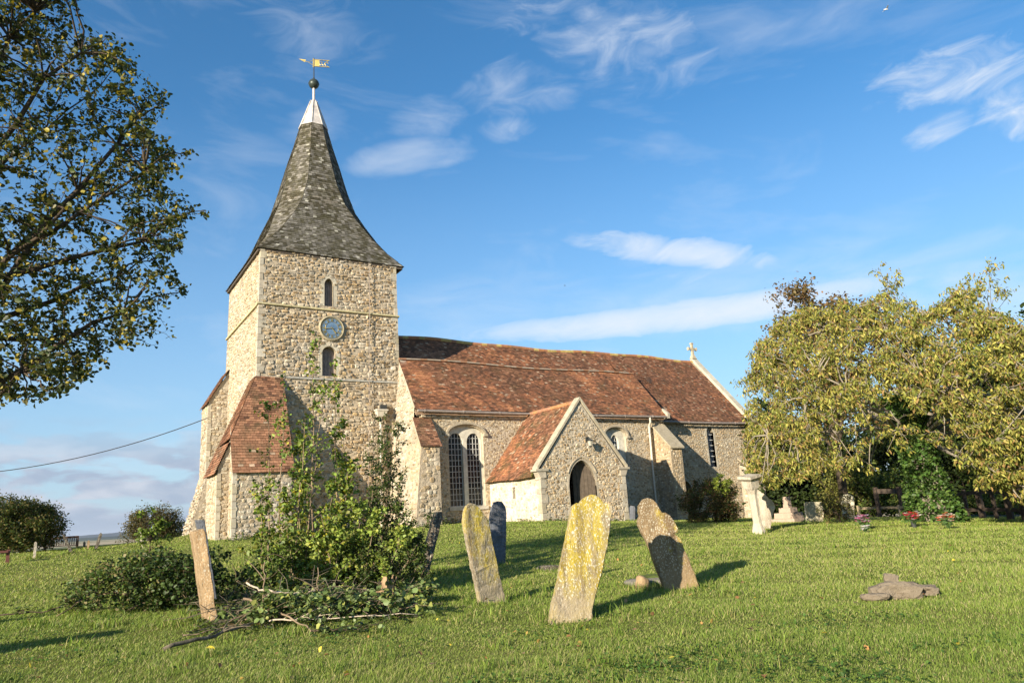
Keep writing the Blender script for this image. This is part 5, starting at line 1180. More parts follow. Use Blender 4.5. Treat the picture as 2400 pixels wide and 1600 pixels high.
rC = np.random.default_rng(9); cl = along(lines, 19500, .05, 16, .4)
cl = np.vstack([cl, np.repeat(cpts[-18:], 7, 0)+rC.normal(size=(126, 3))*.10])
PL = np.repeat(cl, 5, 0)+rC.normal(size=(len(cl)*5, 3))*.05
leaves('crown', PL, .115, CH, M['leaf_matt'], ct, droop=1.1, aspect=.36, seed=5, normal_up=.4, axis=V3(.5, .1, -.2))
# ivy on its trunk
iv = []
for k in range(8500):
    t = rC.random()**.9; z = cz+t*(tk[3][2]-cz+.3); wob = .45*(1-t)**3+.38+.35*max(0, t-.4)
    a = rC.uniform(0, 6.28); base_ = np.array([cb_[0]*(1-t)+tk[3][0]*t, cb_[1]*(1-t)+tk[3][1]*t, 0]); rr_ = wob*(.8+.3*rC.random())
    iv.append((base_[0]+rr_*math.cos(a), base_[1]+rr_*math.sin(a), z))
leaves('ivy', np.array(iv), .10, [(.055, .12, .02), (.08, .16, .03), (.04, .08, .015), (.12, .19, .04)], M['leaf'], ct, droop=.3, aspect=.9, seed=12)

def bushy(name, c, R, n, size, cols, label, category='tree', seed=1, trunk_r=.12, shell=.55, zmin=None, lum=.2, droop=.1, mat='leaf_matt', group=None, wood='bark_dark', ntip=160, aspect=.6, base=None, clump=.12, lean=(0, 0)):
    c = np.array(c, float); g = gz(c[0], c[1]) if base is None else base; zmin = g+.02 if zmin is None else zmin
    e_ = empty(name, (c[0], c[1], g), label=label, category=category)
    if group: e_['group'] = group
    tips = ell_pts(c, R, ntip, seed, shell, zmin, lum); top = V3(c[0], c[1], max(g+.15*R[2], c[2]-R[2]*.35))
    mbw, lines = plant([V3(c[0]-lean[0], c[1]-lean[1], g-.15), (V3(c[0]-lean[0], c[1]-lean[1], g)+top)/2, top], [trunk_r, trunk_r*.85, trunk_r*.7], tips[:10], tips, trunk_r*.5, trunk_r*.22, trunk_r*.08, seed)
    mbw.build('trunk' if category == 'tree' else 'stems', M[wood], e_, smooth=True)
    r = np.random.default_rng(seed+3); P = along(lines, n, clump*np.mean(R)*.6, seed+1, .35)
    P = P[P[:, 2] > zmin-.1]
    leaves('crown' if category == 'tree' else 'foliage', P, size, cols, M[mat], e_, droop=droop, aspect=aspect, seed=seed+2); return e_
DK = [(.035, .055, .015), (.045, .07, .018), (.03, .045, .014), (.06, .085, .022)]
BR = [(.20, .11, .05), (.24, .15, .06), (.15, .10, .04), (.17, .13, .05)]
MD = [(.07, .11, .022), (.09, .14, .03), (.055, .085, .02), (.11, .15, .035)]
p = at(1888, 822, 34); bushy('russet_tree', (p[0], p[1], p[2]), (2.7, 2.4, 3.1), 14000, .15, BR+[(.12, .10, .04)], 'russet brown tree crown behind the cherry tree on its left', seed=21, trunk_r=.2, ntip=260)
for i, (x, y, D, R, lab, cl_, n) in enumerate([(1800, 1110, 46, (3.2, 2.6, 4.), 'dark yew tree beyond the pale headstones, left of the others', DK, 15000), (1900, 1100, 50, (4.2, 2.8, 4.4), 'very dark yew in the shade under the cherry tree', DK, 15000),
        (2070, 1060, 56, (5.5, 3., 5.0), 'broad dark tree behind the notice board frame', DK+MD, 15000), (2230, 1040, 48, (4.6, 3., 5.5), 'dark green tree right of the ivy covered trunk', DK+MD[:1], 15000),
        (2380, 1000, 44, (4.5, 3.5, 5.6), 'dark green tree over the road at the right edge', DK+MD[:2], 16000), (2560, 980, 46, (5, 4, 6.), 'dark tree standing beyond the right edge of the view', DK, 5000)]):
    p = at(x, y, D); bushy('shade_tree', p, R, n, .26, cl_, lab, seed=40+i, trunk_r=.22, ntip=240, group='dark trees behind the cherry tree', shell=.3)
p = at(1800, 1180, 36); 
for i, (x, y, D, R, lab) in enumerate([(1990, 1125, 46, (2.6, 1.3, 1.4), 'green hedge bush behind the pale fence, left of the frame'), (2045, 1130, 45, (2.4, 1.3, 1.3), 'green hedge bush seen through the notice board frame'), (2100, 1130, 44, (2.3, 1.3, 1.4), 'green hedge bush right of the notice board frame'),
        (2280, 1150, 40, (1.6, 1.3, 1.0), 'low green and yellow bush across the road'), (2340, 1160, 37, (1.6, 1.2, .9), 'low bush across the road at the right edge'), (1935, 1110, 44, (1.7, 1.2, 1.7), 'golden green rounded bush behind the square headstone')]):
    p = at(x, y, D); bushy('hedge_bush', p, R, 4200, .13, (MD+[(.16, .18, .04)]) if i != 5 else [(.22, .21, .05), (.16, .17, .04)], lab, 'bush', seed=60+i, trunk_r=.06, ntip=140, group='hedge bushes behind the churchyard', shell=.35)
p = at(1925, 1168, 26.5); bushy('low_shrub', p, (.62, .45, .55), 1900, .055, [(.17, .15, .05), (.10, .11, .03), (.24, .16, .08), (.13, .14, .04)], 'low straggly shrub between the square and round headstones', 'shrub', seed=71, trunk_r=.03, ntip=110)
p = at(1640, 1158, 29.5); bushy('red_green_bush', p, (1.45, .9, .85), 15000, .07, [(.06, .08, .02), (.045, .06, .018), (.10, .09, .03), (.13, .07, .035)], 'dark rounded bush against the chancel wall', 'bush', seed=72, trunk_r=.05, ntip=220)
p = at(1648, 1118, 29.3); bushy('yellow_green_bush', p, (.62, .4, .45), 1700, .085, [(.33, .38, .06), (.25, .32, .05), (.15, .2, .04)], 'bright yellow green sprays above the dark chancel bush', 'bush', seed=73, trunk_r=.03, ntip=60)
# left skyline trees
WND = V3(.6, .1, 0)
p = at(58, 1208, 33); bushy('thorn_tree', (p[0], p[1], p[2]+.02), (1.5, 1.3, 1.35), 26000, .085, [(.05, .075, .018), (.07, .095, .022), (.04, .06, .015), (.16, .13, .045)], 'dark round windswept tree on the left skyline', seed=81, trunk_r=.13, ntip=420, shell=.3, clump=.13)
p = at(-25, 1215, 36); bushy('thorn_tree', p, (1.2, 1.2, 1.1), 4200, .10, DK+MD[:1], 'green bush tree at the very left edge of the skyline', seed=82, trunk_r=.1, ntip=160)
p = at(352, 1203, 40); bushy('thorn_tree', (p[0], p[1], p[2]-.05), (1.45, 1.1, .95), 10500, .08, [(.13, .11, .045), (.09, .09, .03), (.07, .08, .025), (.17, .13, .06)], 'brownish windswept thorn tree left of the tower', seed=83, trunk_r=.09, ntip=300, shell=.3, clump=.16)
p = at(412, 1220, 44); bushy('thorn_tree', p, (1.0, .9, .55), 3000, .10, DK, 'low dark tree between the brownish thorn and the tower', seed=84, trunk_r=.08, ntip=120)

# --- ivy and bramble heap on the left
p = gpt(325, 1385, 12.0); bushy('bramble_heap', (p[0], p[1], p[2]+.28), (.88, .75, .60), 9000, .046, [(.07, .12, .025), (.10, .16, .035), (.05, .085, .02), (.16, .20, .045), (.06, .10, .02), (.20, .17, .07)], 'low heap of bramble and ivy left of the tan headstone', 'bramble', seed=91, trunk_r=.03, ntip=420, wood='bark_tan', lum=.22, aspect=.75, mat='leaf', clump=.1)
p = gpt(430, 1370, 11.6); bushy('bramble_heap', (p[0], p[1], p[2]+.22), (.75, .6, .52), 3800, .055, [(.045, .08, .016), (.06, .10, .02), (.03, .05, .012)], 'dark bramble mass directly behind the tan headstone', 'bramble', seed=92, trunk_r=.025, ntip=200, wood='bark_tan', aspect=.75, mat='leaf')
p = at(346, 1225, 15.); bushy('ivy_sprig', p, (.30, .25, .42), 420, .075, [(.16, .22, .04), (.10, .15, .03)], 'pale ivy sprig climbing the narrow pale headstone', 'ivy', seed=93, trunk_r=.012, ntip=30, base=p[2]-.45, zmin=p[2]-.5)
g_ = (-3.3, 7.95); gzz = gz(*g_); slab('headstone', (g_[0]-.05, g_[1]-.3, gzz-.3), (g_[0]+.05, g_[1]+.3, gzz-.3), (g_[0]+.05, g_[1]+.3, gzz+1.35), (g_[0]-.05, g_[1]-.3, gzz+1.35), .1, ROUND, M['hs_mixed'], 'round topped headstone just outside the left edge, casting a long shadow over the lawn', 'headstone')
# --- birds
def bird(name, p, L, c, label, up=.25, perched=False):
    e_ = empty(name, tuple(p), label=label, category='bird'); p = np.array(p); d = np.array([.86, -.5, .05]) if not perched else np.array([.5, -.2, .8]); d /= np.linalg.norm(d); s_ = np.array([.5, .86, 0.])
    mb = MB(); mb.tube([p-d*L*.5, p-d*L*.3, p, p+d*L*.25, p+d*L*.36, p+d*L*.45, p+d*L*.58], [L*.02, L*.07, L*.13, L*.11, L*.08, L*.07, L*.008], 8); mb.build('body', c, e_, smooth=True)
    for sg in (-1, 1):
        mb = MB(); q_ = p+s_*sg*L*.06
        if perched: W = [q_+d*L*.2, q_+s_*sg*L*.05-d*L*.1, q_-d*L*.5, q_-d*L*.1-s_*sg*L*.02]
        else: W = [q_+d*L*.2, q_+s_*sg*L*.55+d*L*.22+V3(0, 0, up*L), q_+s_*sg*L*1.0-d*L*.15+V3(0, 0, up*L*.8), q_+s_*sg*L*.45-d*L*.08+V3(0, 0, up*L*.7), q_-d*L*.15]
        n = len(W); mb.add(W+[w_+V3(0, 0, L*.02) for w_ in W], [tuple(range(n)), tuple(range(2*n-1, n-1, -1))]+[(i, (i+1) % n, n+(i+1) % n, n+i) for i in range(n)]); mb.build('wing', c, e_)
bird('gull', at(2035, 22, 52), .36, plain('white_feathers', (.8, .8, .8), .7, .1, 5, 0), 'small white gull flying high in the right of the sky')
bird('bird', at(1297, 656, 120), .30, M['iron'], 'tiny dark bird in the sky above the nave roof')
bird('crow', at(2287, 598, 23)+np.array([0, 0, .05]), .12, M['iron'], 'small dark bird perched on the topmost cherry twig', perched=True)
# --- saplings in the middle
def saplings(name, label, stems, leafn, lsize, cols, seed, wood='bark_tan', spread=.13, sub=14, aspect=.75, sublen=.34, mat='leaf', droop=.2, r0=.016, top_thin=.6):
    b0 = at(*stems[0][0]); e_ = empty(name, (b0[0], b0[1], gz(b0[0], b0[1])), label=label, category='sapling'); r = np.random.default_rng(seed); lines = []
    for (b_, t_) in stems:
        B_ = at(*b_); B_[2] = gz(B_[0], B_[1])-.05; T_ = at(*t_); mid = (B_+T_)/2+r.normal(size=3)*.05; pts = bez(B_, mid, T_, 9); mb = MB(); L = np.linalg.norm(T_-B_)
        pts = [p+r.normal(size=3)*.012 for p in pts]; mb.tube(pts, list(np.linspace(r0, r0*.3, 9)), 6); pp = np.array(pts)
        for k in range(int(sub*L/2.2)):
            t = r.uniform(.08, 1)**top_thin; x = t*8; i = min(7, int(x)); a = pp[i]*(1-x+i)+pp[i+1]*(x-i); d = r.normal(size=3); d[2] = abs(d[2])*.8+.3; d /= np.linalg.norm(d)
            q_ = a+d*sublen*r.uniform(.4, 1.25)*(1.15-t*.75); l_ = bez(a, (a+q_)/2+V3(0, 0, -.03), q_, 5); mb.tube(l_, [.005, .004, .003, .003, .002], 4, caps=False); lines.append(l_)
        mb.build('stem', M[wood], e_, smooth=True)
    P = along(lines, leafn, .025, seed+1, .15); leaves('foliage', P, lsize, cols, M[mat], e_, droop=droop, aspect=aspect, seed=seed+2); return e_
SPG = [(.15, .23, .04), (.20, .29, .05), (.12, .18, .03), (.26, .33, .06), (.16, .22, .04), (.09, .14, .025)]
saplings('elm_sapling', 'tallest thin sapling stems rising in front of the tower buttress', [((640, 1330, 11.3), (655, 862, 11.2)), ((690, 1340, 11.2), (745, 880, 11.0)), ((720, 1330, 11.5), (722, 770, 11.4)), ((660, 1330, 11.0), (700, 960, 11.0)), ((770, 1335, 11.4), (765, 830, 11.3)), ((620, 1320, 11.5), (612, 930, 11.6))], 1350, .058, SPG+[(.40, .36, .05)], 101, r0=.014, sub=20, sublen=.34)
saplings('elm_sapling', 'leafy mid height saplings at the centre of the brush', [((600, 1330, 11.6), (600, 1085, 11.6)), ((680, 1340, 10.9), (650, 1120, 10.8)), ((740, 1340, 11.0), (770, 1110, 10.9)), ((790, 1330, 11.4), (800, 1060, 11.4)), ((700, 1340, 11.6), (690, 1050, 11.6)), ((830, 1330, 11.5), (845, 1130, 11.6)), ((760, 1340, 10.7), (735, 1180, 10.6)), ((720, 1340, 11.8), (690, 1000, 11.9)), ((780, 1335, 11.8), (790, 970, 11.9))], 6500, .062, SPG+[(.24, .25, .04), (.42, .38, .05)], 102, r0=.012, sub=34, sublen=.40, top_thin=1.1)
saplings('thorn_sapling', 'fine leaved dark sapling clump in front of the cream hopper pipe', [((850, 1330, 11.3), (880, 960, 11.2)), ((870, 1330, 11.5), (915, 975, 11.6)), ((860, 1335, 11.0), (850, 1050, 11.0)), ((890, 1330, 11.2), (925, 1080, 11.2)), ((840, 1330, 11.6), (868, 1000, 11.7)), ((880, 1335, 10.9), (985, 1190, 11.0)), ((870, 1335, 10.8), (960, 1245, 10.8)), ((865, 1335, 11.4), (900, 1020, 11.4))], 5600, .042, [(.05, .085, .018), (.07, .11, .022), (.035, .06, .014), (.10, .13, .03)], 103, r0=.012, sub=36, sublen=.32, aspect=.6, top_thin=.9)
saplings('elm_sapling', 'bright yellow green low saplings between the leafy and the dark clumps', [((800, 1335, 10.9), (820, 1150, 10.8)), ((830, 1335, 10.8), (865, 1180, 10.8)), ((770, 1335, 10.7), (775, 1190, 10.7)), ((860, 1335, 10.7), (925, 1215, 10.7)), ((740, 1335, 10.6), (735, 1230, 10.6))], 3400, .055, [(.28, .36, .06), (.22, .30, .05), (.33, .36, .07), (.16, .22, .04)], 108, r0=.010, sub=36, sublen=.36, top_thin=1.1)
saplings('thorn_sapling', 'low fine leaved shoots spreading right toward the dark leaning headstone', [((890, 1325, 11.2), (940, 1180, 11.1)), ((900, 1325, 11.1), (975, 1220, 11.0)), ((910, 1325, 11.0), (970, 1265, 10.9)), ((880, 1325, 11.2), (920, 1150, 11.1)), ((930, 1325, 11.0), (990, 1280, 10.9))], 3800, .042, [(.07, .11, .022), (.10, .15, .03), (.045, .075, .016), (.14, .18, .04)], 109, r0=.009, sub=34, sublen=.32, aspect=.6, top_thin=1.)
p = gpt(690, 1350, 11.2); bushy('undergrowth_bush', (p[0], p[1], p[2]+.36), (.85, .5, .52), 5200, .05, SPG+MD, 'dense leafy undergrowth at the foot of the saplings', 'bush', seed=104, trunk_r=.02, ntip=300, wood='bark_tan', mat='leaf', aspect=.75)
p = gpt(830, 1350, 11.0); bushy('undergrowth_bush', (p[0], p[1], p[2]+.26), (.65, .45, .42), 3600, .042, DK+[(.07, .11, .022)], 'dark undergrowth right of the leafy one, by the stump', 'bush', seed=105, trunk_r=.02, ntip=220, wood='bark_tan', mat='leaf', aspect=.7)
saplings('wiry_sapling', 'thin curving bramble shoots left of the sapling clump', [((600, 1350, 10.9), (505, 1262, 10.8)), ((590, 1350, 10.8), (530, 1300, 10.7)), ((610, 1345, 10.9), (520, 1350, 10.6))], 130, .05, DK, 106, r0=.006, sub=7, sublen=.15)
# --- cut branches on the grass
def stick(name, pts, r0, r1, mat, label, leafn=0, cols=None, lsize=.07, category='branch', spread=.05, seed=1, twigs=0, sag=True, group='cut branches lying on the grass'):
    """pts: (x, y, D, height above ground or None for on the sight line)"""
    r = np.random.default_rng(seed); Q = []
    for x, y, D, h in pts:
        q_ = at(x, y, D)
        if h is not None: q_[2] = gz(q_[0], q_[1])+h
        Q.append(q_)
    Q = np.array(Q); n = 14; t = np.linspace(0, len(Q)-1, n); F = np.array([[np.interp(tt_, range(len(Q)), Q[:, k]) for k in range(3)] for tt_ in t])+r.normal(size=(n, 3))*.007
    e_ = empty(name, tuple(F[0]), label=label, category=category)
    if group: e_['group'] = group
    mb = MB(); mb.tube(F, list(np.linspace(r0, r1, n)), 7); lines = [F[max(0, i-2):i+3] for i in range(2, n-2)]
    lines = [l for l in lines if len(l) == 5]
    for k in range(twigs):
        i = r.integers(2, n-1); d = (F[i]-F[i-1]); d /= np.linalg.norm(d); d = d+r.normal(size=3)*.7; d[2] = abs(d[2])*.5; d /= np.linalg.norm(d); L = r.uniform(.12, .4); q_ = F[i]+d*L; q_[2] = max(q_[2], gz(q_[0], q_[1])+.03)
        l_ = np.array(bez(F[i], (F[i]+q_)/2+V3(0, 0, .04), q_, 5)); mb.tube(l_, [r1, r1*.8, r1*.6, r1*.5, r1*.4], 4, caps=False); lines.append(l_)
    mb.build('wood', M[mat], e_, smooth=True)
    if leafn:
        L_ = lines[len(lines)-twigs:] if twigs else lines
        P = along(L_, leafn, spread, seed+1, .1); P[:, 2] = np.maximum(P[:, 2], ground(P[:, 0], P[:, 1])+.03); leaves('foliage', P, lsize, cols, M['leaf'], e_, droop=.1, aspect=.8, seed=seed+2, normal_up=.9)
PLF = [(.20, .27, .09), (.15, .21, .06), (.24, .30, .12), (.10, .15, .04), (.28, .30, .07), (.06, .09, .02)]
stick('cut_branch', [(372, 1508, 8.1, .03), (480, 1490, 8.35, .06), (560, 1468, 8.7, .08), (720, 1438, 9.4, .1)], .022, .010, 'bark', 'long grey cut branch pointing to the lower left', twigs=5, seed=201)
stick('cut_branch', [(612, 1466, 8.75, .09), (690, 1464, 8.7, .07), (790, 1462, 8.75, .06), (960, 1462, 8.8, .05)], .010, .005, 'bark_white', 'pale straight cut stick lying across the front of the heap', 90, PLF, .06, twigs=9, seed=202)
stick('cut_branch', [(560, 1402, 9.4, .25), (640, 1450, 8.9, .14), (715, 1510, 8.2, .05)], .014, .008, 'bark_tan', 'pinkish cut stick slanting down to the right', 30, PLF, .06, twigs=4, seed=203)
stick('cut_branch', [(705, 1505, 8.25, .05), (760, 1520, 8.1, .05), (850, 1530, 8.05, .04)], .008, .004, 'bark_dark', 'leafy thin branch end nearest the camera', 130, PLF+DK, .055, twigs=12, seed=204)
stick('peeled_branch', [(567, 1340, 9.3, None), (600, 1355, 9.25, None), (680, 1362, 9.2, None), (728, 1356, 9.2, None)], .011, .012, 'bark_white', 'white peeled branch lying level across the brush heap', seed=205, group=None, twigs=0)
stick('cut_branch', [(728, 1356, 9.2, None), (760, 1348, 9.3, None), (810, 1342, 9.4, None)], .009, .005, 'bark_tan', 'thin brown twig continuing right from the peeled branch', seed=206)
stick('cut_branch', [(607, 1290, 9.2, None), (606, 1360, 9.2, None), (600, 1440, 9.2, None)], .006, .008, 'bark_tan', 'upright pale twig crossing the left end of the peeled branch', seed=207, twigs=2)
stick('cut_branch', [(730, 1300, 9.15, None), (730, 1370, 9.15, None), (734, 1450, 9.1, None)], .006, .009, 'bark_tan', 'upright pale twig crossing the right end of the peeled branch', seed=208, twigs=3)
stick('cut_branch', [(575, 1455, 9.2, None), (620, 1430, 9.4, None), (700, 1375, 9.9, None)], .013, .008, 'bark_tan', 'curved brown stick rising from lower left over the heap', seed=209, twigs=3)
stick('cut_branch', [(0, 1412, 13.0, .05), (100, 1395, 12.9, .06), (220, 1378, 12.6, .2)], .012, .006, 'bark_dark', 'dark trailing bramble branch at the left edge of the lawn', 110, DK+MD, .05, twigs=10, seed=210)
stick('cut_branch', [(130, 1440, 11.6, .04), (220, 1385, 12.2, .3), (290, 1340, 12.2, .6)], .008, .005, 'bark_tan', 'pale bramble shoot arching left out of the heap', twigs=3, seed=211)
stick('cut_branch', [(420, 1480, 8.8, .03), (500, 1468, 8.9, .04), (560, 1462, 8.9, .06)], .007, .005, 'bark_tan', 'short tan stick beside the long grey branch', twigs=3, seed=212)
for i, (xa, ya, xb, yb, lab) in enumerate([(600, 1440, 760, 1425, 'leafy cut spray in the middle of the front heap'), (700, 1450, 900, 1400, 'leafy cut spray reaching toward the stump'), (620, 1475, 800, 1480, 'pale leafed spray along the front edge of the heap'), (760, 1420, 930, 1390, 'leafy spray just left of the stump'), (800, 1450, 940, 1462, 'yellow tipped spray at the right front'), (540, 1420, 660, 1400, 'small leafed spray behind the slanting stick'), (830, 1400, 960, 1372, 'drooping spray on the far side of the stump'), (520, 1452, 640, 1470, 'small leafy spray at the left front of the heap'), (560, 1490, 700, 1500, 'sparse leafy spray nearest the long grey branch')]):
    D0 = 8.9 if ya > 1440 else 9.5; stick('cut_spray', [(xa, ya, D0, .10), ((xa+xb)/2, (ya+yb)/2, D0+.1, .16), (xb, yb, D0+.25 if yb < ya else D0, .08)], .008, .0035, 'bark_tan', lab, 260, PLF, .068, category='branch', twigs=14, seed=220+i, group='leafy cut sprays in the heap')
# brash: tangled thin dead twigs nobody could count
mb = MB(); r = np.random.default_rng(300); 
for k in range(430):
    x = r.uniform(470, 930); y = r.uniform(1340, 1455); D = np.interp(y, [1340, 1400, 1455], [11.1, 9.8, 8.9])+r.normal()*.12; q0 = at(x, y, D); g0 = gz(q0[0], q0[1]); q0[2] = g0+abs(r.normal())*.14*(1.3-abs(x-700)/300)+.01
    d = r.normal(size=3); d[2] = d[2]*.35; d /= np.linalg.norm(d); L = r.uniform(.15, .6); q1 = q0+d*L; q1[2] = max(q1[2], g0+.02); rr_ = r.uniform(.0025, .006)
    mb.tube([q0, (q0+q1)/2+r.normal(size=3)*.03, q1], [rr_, rr_*.8, rr_*.5], 4, caps=False)
mb.build('brushwood', M['bark'], kind='stuff', label='tangle of dead twigs on the ground under the saplings', category='brushwood')
P = []
for k in range(2600):
    x = r.uniform(440, 950); y = r.uniform(1350, 1470); D = np.interp(y, [1340, 1400, 1470], [11.1, 9.8, 8.8])+r.normal()*.15; q0 = at(x, y, D); q0[2] = gz(q0[0], q0[1])+.02+abs(r.normal())*.05*max(.2, 1-abs(x-700)/260); P.append(q0)
leaves('trodden_ivy', np.array(P), .05, DK+MD+[(.14, .10, .04)], M['leaf'], seed=301, normal_up=.8, kind='stuff', label='low ivy and weeds spread between the cut branches', category='ivy')
# tufts against the walls and stones
P = []
def tuft_line(a, b, n, h, s_):
    for k in range(n):
        t = r.random(); q_ = np.array(a)*(1-t)+np.array(b)*t; q_ = q_+r.normal(size=2)*s_; P.append((q_[0], q_[1], gz(q_[0], q_[1])+abs(r.normal())*h))
P = []; tuft_line((5.4, 28.1), (7.8, 28.1), 500, .1, .12); tuft_line((13.4, 27.8), (16.1, 27.8), 380, .12, .12); tuft_line((16.1, 23.9), (17.3, 23.9), 120, .06, .06); tuft_line((16.0, 24), (16.0, 27.8), 200, .07, .08); tuft_line((19, 23.85), (20.6, 23.85), 150, .05, .06); tuft_line((20.7, 24.2), (26, 27.8), 300, .08, .2); tuft_line((7.8, 29.8), (12.5, 29.8), 350, .12, .15); tuft_line((12.3, 26.9), (13.5, 26.9), 160, .12, .1)
leaves('weeds', np.array(P), .09, MD+[(.13, .16, .04)], M['leaf_matt'], seed=305, kind='stuff', label='weeds and nettles along the foot of the church walls', category='weeds', aspect=.35)

# ------------------------------------------------------------------ grass
r = np.random.default_rng(500)
def blades(n, r0, r1, seed, wscale, hscale, name):
    r = np.random.default_rng(seed); th_ = np.radians(r.uniform(-22, 86, n))
    u = r.random(n); R_ = r0*(r1/r0)**u            # density ~ 1/r^2
    x, y = R_*np.sin(th_), R_*np.cos(th_)
    keep = np.ones(n, bool)
    for (xa, xb, ya, yb) in ((6.6, 13, 30, 37), (12.4, 26.9, 28, 36), (16.2, 20.5, 24, 28), (26, 33.8, 28.6, 36), (5.5, 7.7, 28.3, 31), (5.1, 6.7, 29, 31.3)): keep &= ~((x > xa) & (x < xb) & (y > ya) & (y < yb))
    x, y, R_ = x[keep], y[keep], R_[keep]; n = len(x); z = ground(x, y)-.004
    pt = .5+.5*np.sin(x*1.9+np.sin(y*1.3)*1.5)*np.sin(y*1.7+np.sin(x*.9)*2); pt2 = .5+.5*np.sin(x*.42+1+np.sin(y*.6))*np.sin(y*.37+x*.15)
    pt3 = np.clip(np.sin(x*4.3+3*np.sin(y*1.1))*np.sin(y*5.1+2*np.sin(x*1.7)), 0, 1)**2; h = (.034+.030*pt+.035*pt3)*r.uniform(.6, 1.5, n)*hscale*np.clip(R_/9, .9, 1.25); w_ = np.maximum(.0028, .00052*R_)*r.uniform(.7, 1.4, n)*wscale
    a = r.uniform(0, 6.283, n); la = r.normal(.6, .9, n)-.2; ll = r.uniform(.2, 1.15, n)*h
    sx_, sy_ = np.cos(a)*w_, np.sin(a)*w_; lx, ly = np.cos(la)*ll, np.sin(la)*ll
    V = np.stack([np.stack([x-sx_, y-sy_, z], 1), np.stack([x+sx_, y+sy_, z], 1), np.stack([x+sx_*.6+lx*.35, y+sy_*.6+ly*.35, z+h*.6], 1), np.stack([x+lx, y+ly, z+h], 1), np.stack([x-sx_*.6+lx*.35, y-sy_*.6+ly*.35, z+h*.6], 1)], 1)
    G1 = np.array([.155, .235, .038]); G2 = np.array([.31, .355, .07]); G3 = np.array([.40, .36, .16]); G4 = np.array([.10, .15, .026])
    pt4 = np.clip((R_-7)/14, 0, 1); m_ = np.clip(.30*pt2+.25*pt4-.25*pt3+.42*r.random(n), 0, 1)[:, None]; C_ = G1*(1-m_)+G2*m_; s_ = r.random(n); C_[s_ < .10+.14*pt2] = G3; C_[s_ > .84] = G4; C_ = C_*r.uniform(.75, 1.25, n)[:, None]
    return fast_mesh(name, V, 5, C_, M['blade'], None, [(0, 1, 2, 4), (4, 2, 3)], kind='stuff', label='mown tufty churchyard grass', category='grass')
blades(1050000, 4.2, 44, 501, .62, .54, 'grass')
# longer tufts left by the mower round the stones, and clover in the turf
cen = []; bpy.context.view_layer.update()
for o_ in list(col.objects):
    if o_.name.split('.')[0] in ('headstone', 'carved_pillar', 'stump', 'small_stone') and o_.parent is None:
        bb = [o_.matrix_world @ Vector(c_) for c_ in o_.bound_box] if o_.type == 'MESH' else [o_.location]
        lo_z = min(b_.z for b_ in bb); near = [b_ for b_ in bb if b_.z < lo_z+.4] or bb
        cx_ = sum(b_.x for b_ in near)/len(near); cy_ = sum(b_.y for b_ in near)/len(near); rr_ = max([math.hypot(b_.x-cx_, b_.y-cy_) for b_ in near]+[.2])
        for k in range(int(200*rr_/.4)):
            t_ = r.uniform(0, 6.283); q_ = rr_*(.75+.5*r.random()); cen.append((cx_+q_*math.cos(t_), cy_+q_*math.sin(t_)))
for k in range(150):
    R_ = 5.2*(24/5.2)**r.random(); t_ = math.radians(r.uniform(-8, 72)); c0_ = (R_*math.sin(t_), R_*math.cos(t_))
    for j in range(int(r.uniform(25, 80))): cen.append((c0_[0]+r.normal()*.07, c0_[1]+r.normal()*.07))
cen = np.array(cen); x, y = cen[:, 0], cen[:, 1]; n = len(x); z = ground(x, y)-.004; R_ = np.hypot(x, y); h = r.uniform(.05, .13, n); w_ = np.maximum(.003, .0005*R_); a_ = r.uniform(0, 6.283, n); la = r.uniform(0, 6.283, n); ll = h*r.uniform(.2, .9, n)
sx_, sy_, lx, ly = np.cos(a_)*w_, np.sin(a_)*w_, np.cos(la)*ll, np.sin(la)*ll
V = np.stack([np.stack([x-sx_, y-sy_, z], 1), np.stack([x+sx_, y+sy_, z], 1), np.stack([x+sx_*.6+lx*.35, y+sy_*.6+ly*.35, z+h*.6], 1), np.stack([x+lx, y+ly, z+h], 1), np.stack([x-sx_*.6+lx*.35, y-sy_*.6+ly*.35, z+h*.6], 1)], 1)
C_ = np.array([(.16, .25, .035), (.22, .30, .05), (.11, .17, .026), (.34, .31, .12)])[r.integers(0, 4, n)]*r.uniform(.75, 1.2, n)[:, None]
fast_mesh('long_grass', V, 5, C_, M['blade'], None, [(0, 1, 2, 4), (4, 2, 3)], kind='stuff', label='longer grass tufts round the stones and dotted over the lawn', category='grass')
P = []
for k in range(90):
    R_ = 5.*(18/5.)**r.random(); t_ = math.radians(r.uniform(-8, 70)); c0_ = (R_*math.sin(t_), R_*math.cos(t_)); s_ = r.uniform(.08, .35)
    for j in range(int(260*s_)): q_ = (c0_[0]+r.normal()*s_, c0_[1]+r.normal()*s_*.8); P.append((q_[0], q_[1], gz(*q_)+r.uniform(.015, .04)))
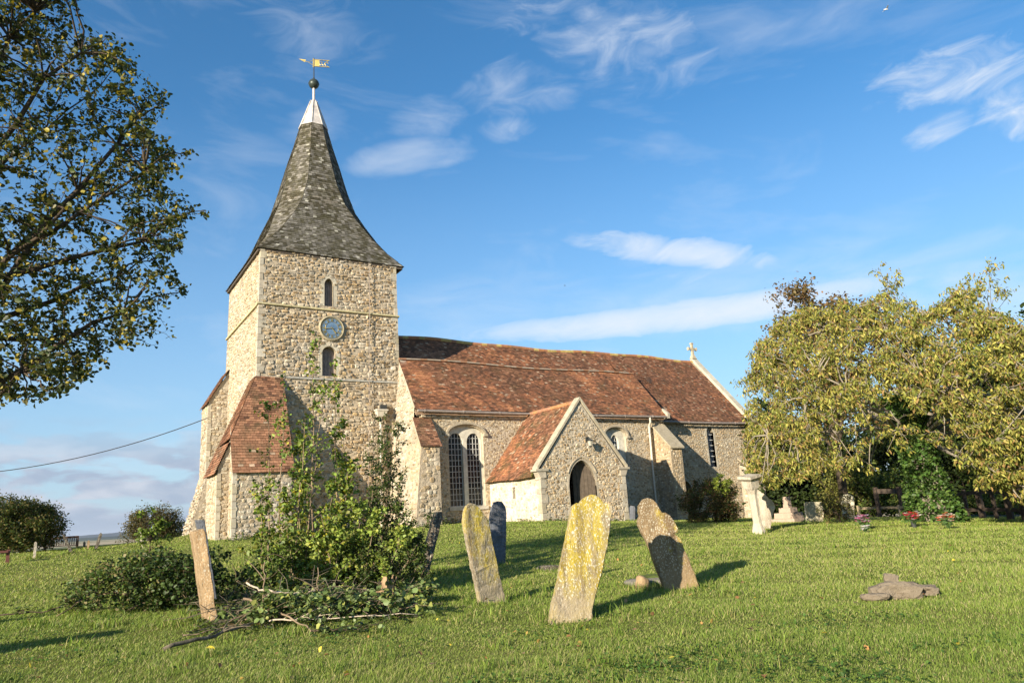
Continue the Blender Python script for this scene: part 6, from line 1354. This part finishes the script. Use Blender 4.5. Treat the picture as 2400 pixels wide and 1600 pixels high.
leaves('clover', np.array(P), .028, [(.07, .14, .03), (.10, .18, .035), (.05, .10, .02)], M['leaf_matt'], seed=510, normal_up=2.5, aspect=.95, kind='stuff', label='clover and small lawn weeds growing in patches in the turf', category='weeds')

# fallen leaves on the lawn
n = 420; th_ = np.radians(r.uniform(-5, 68, n)); R_ = 5.0*(22/5.)**r.random(n); x, y = R_*np.sin(th_), R_*np.cos(th_); k_ = (th_ < math.radians(50)) | (r.random(n) < .4); x, y = x[k_], y[k_]
leaves('fallen_leaves', np.stack([x, y, ground(x, y)+.045], 1), .05, [(.42, .22, .08), (.30, .15, .06), (.50, .34, .10), (.36, .20, .10), (.62, .50, .08), (.30, .22, .12)], M['leaf_matt'], seed=502, normal_up=2., aspect=.7, kind='stuff', label='dry brown and yellow leaves scattered over the lawn', category='leaves')
p = at(470, 1545, 7.7); leaves('yellow_leaf', np.array([[p[0], p[1], gz(p[0], p[1])+.05]]), .11, [(.75, .6, .06)], M['leaf_matt'], seed=3, normal_up=1., aspect=.5, label='single bright yellow leaf on the grass at the lower left', category='leaf')

# ------------------------------------------------------------------ air
mb = MB(); mb.box((-13000, -13000, -6), (13000, 13000, 90)); hz = bpy.data.materials.new('haze'); hz.use_nodes = True; hz.node_tree.nodes.clear()
ho = hz.node_tree.nodes.new('ShaderNodeOutputMaterial'); hv = hz.node_tree.nodes.new('ShaderNodeVolumePrincipled'); hv.inputs['Color'].default_value = (.80, .88, 1, 1); hv.inputs['Density'].default_value = 7e-5; hv.inputs['Anisotropy'].default_value = .2
hz.node_tree.links.new(hv.outputs[0], ho.inputs['Volume']); mb.build('haze', hz, kind='stuff')

for nm, g_ in (('headstone', 'old headstones standing in the churchyard'), ('thorn_tree', 'windswept trees on the left skyline'), ('elm_sapling', 'broad leaved saplings in front of the tower'), ('thorn_sapling', 'fine leaved saplings in front of the tower'), ('bramble_heap', 'bramble heaps left of the saplings'), ('undergrowth_bush', 'undergrowth at the foot of the saplings'), ('fallen_stone', 'broken gravestone pieces lying in the lawn')):
    for o_ in col.objects:
        if o_.parent is None and o_.name.split('.')[0] == nm: o_['group'] = g_
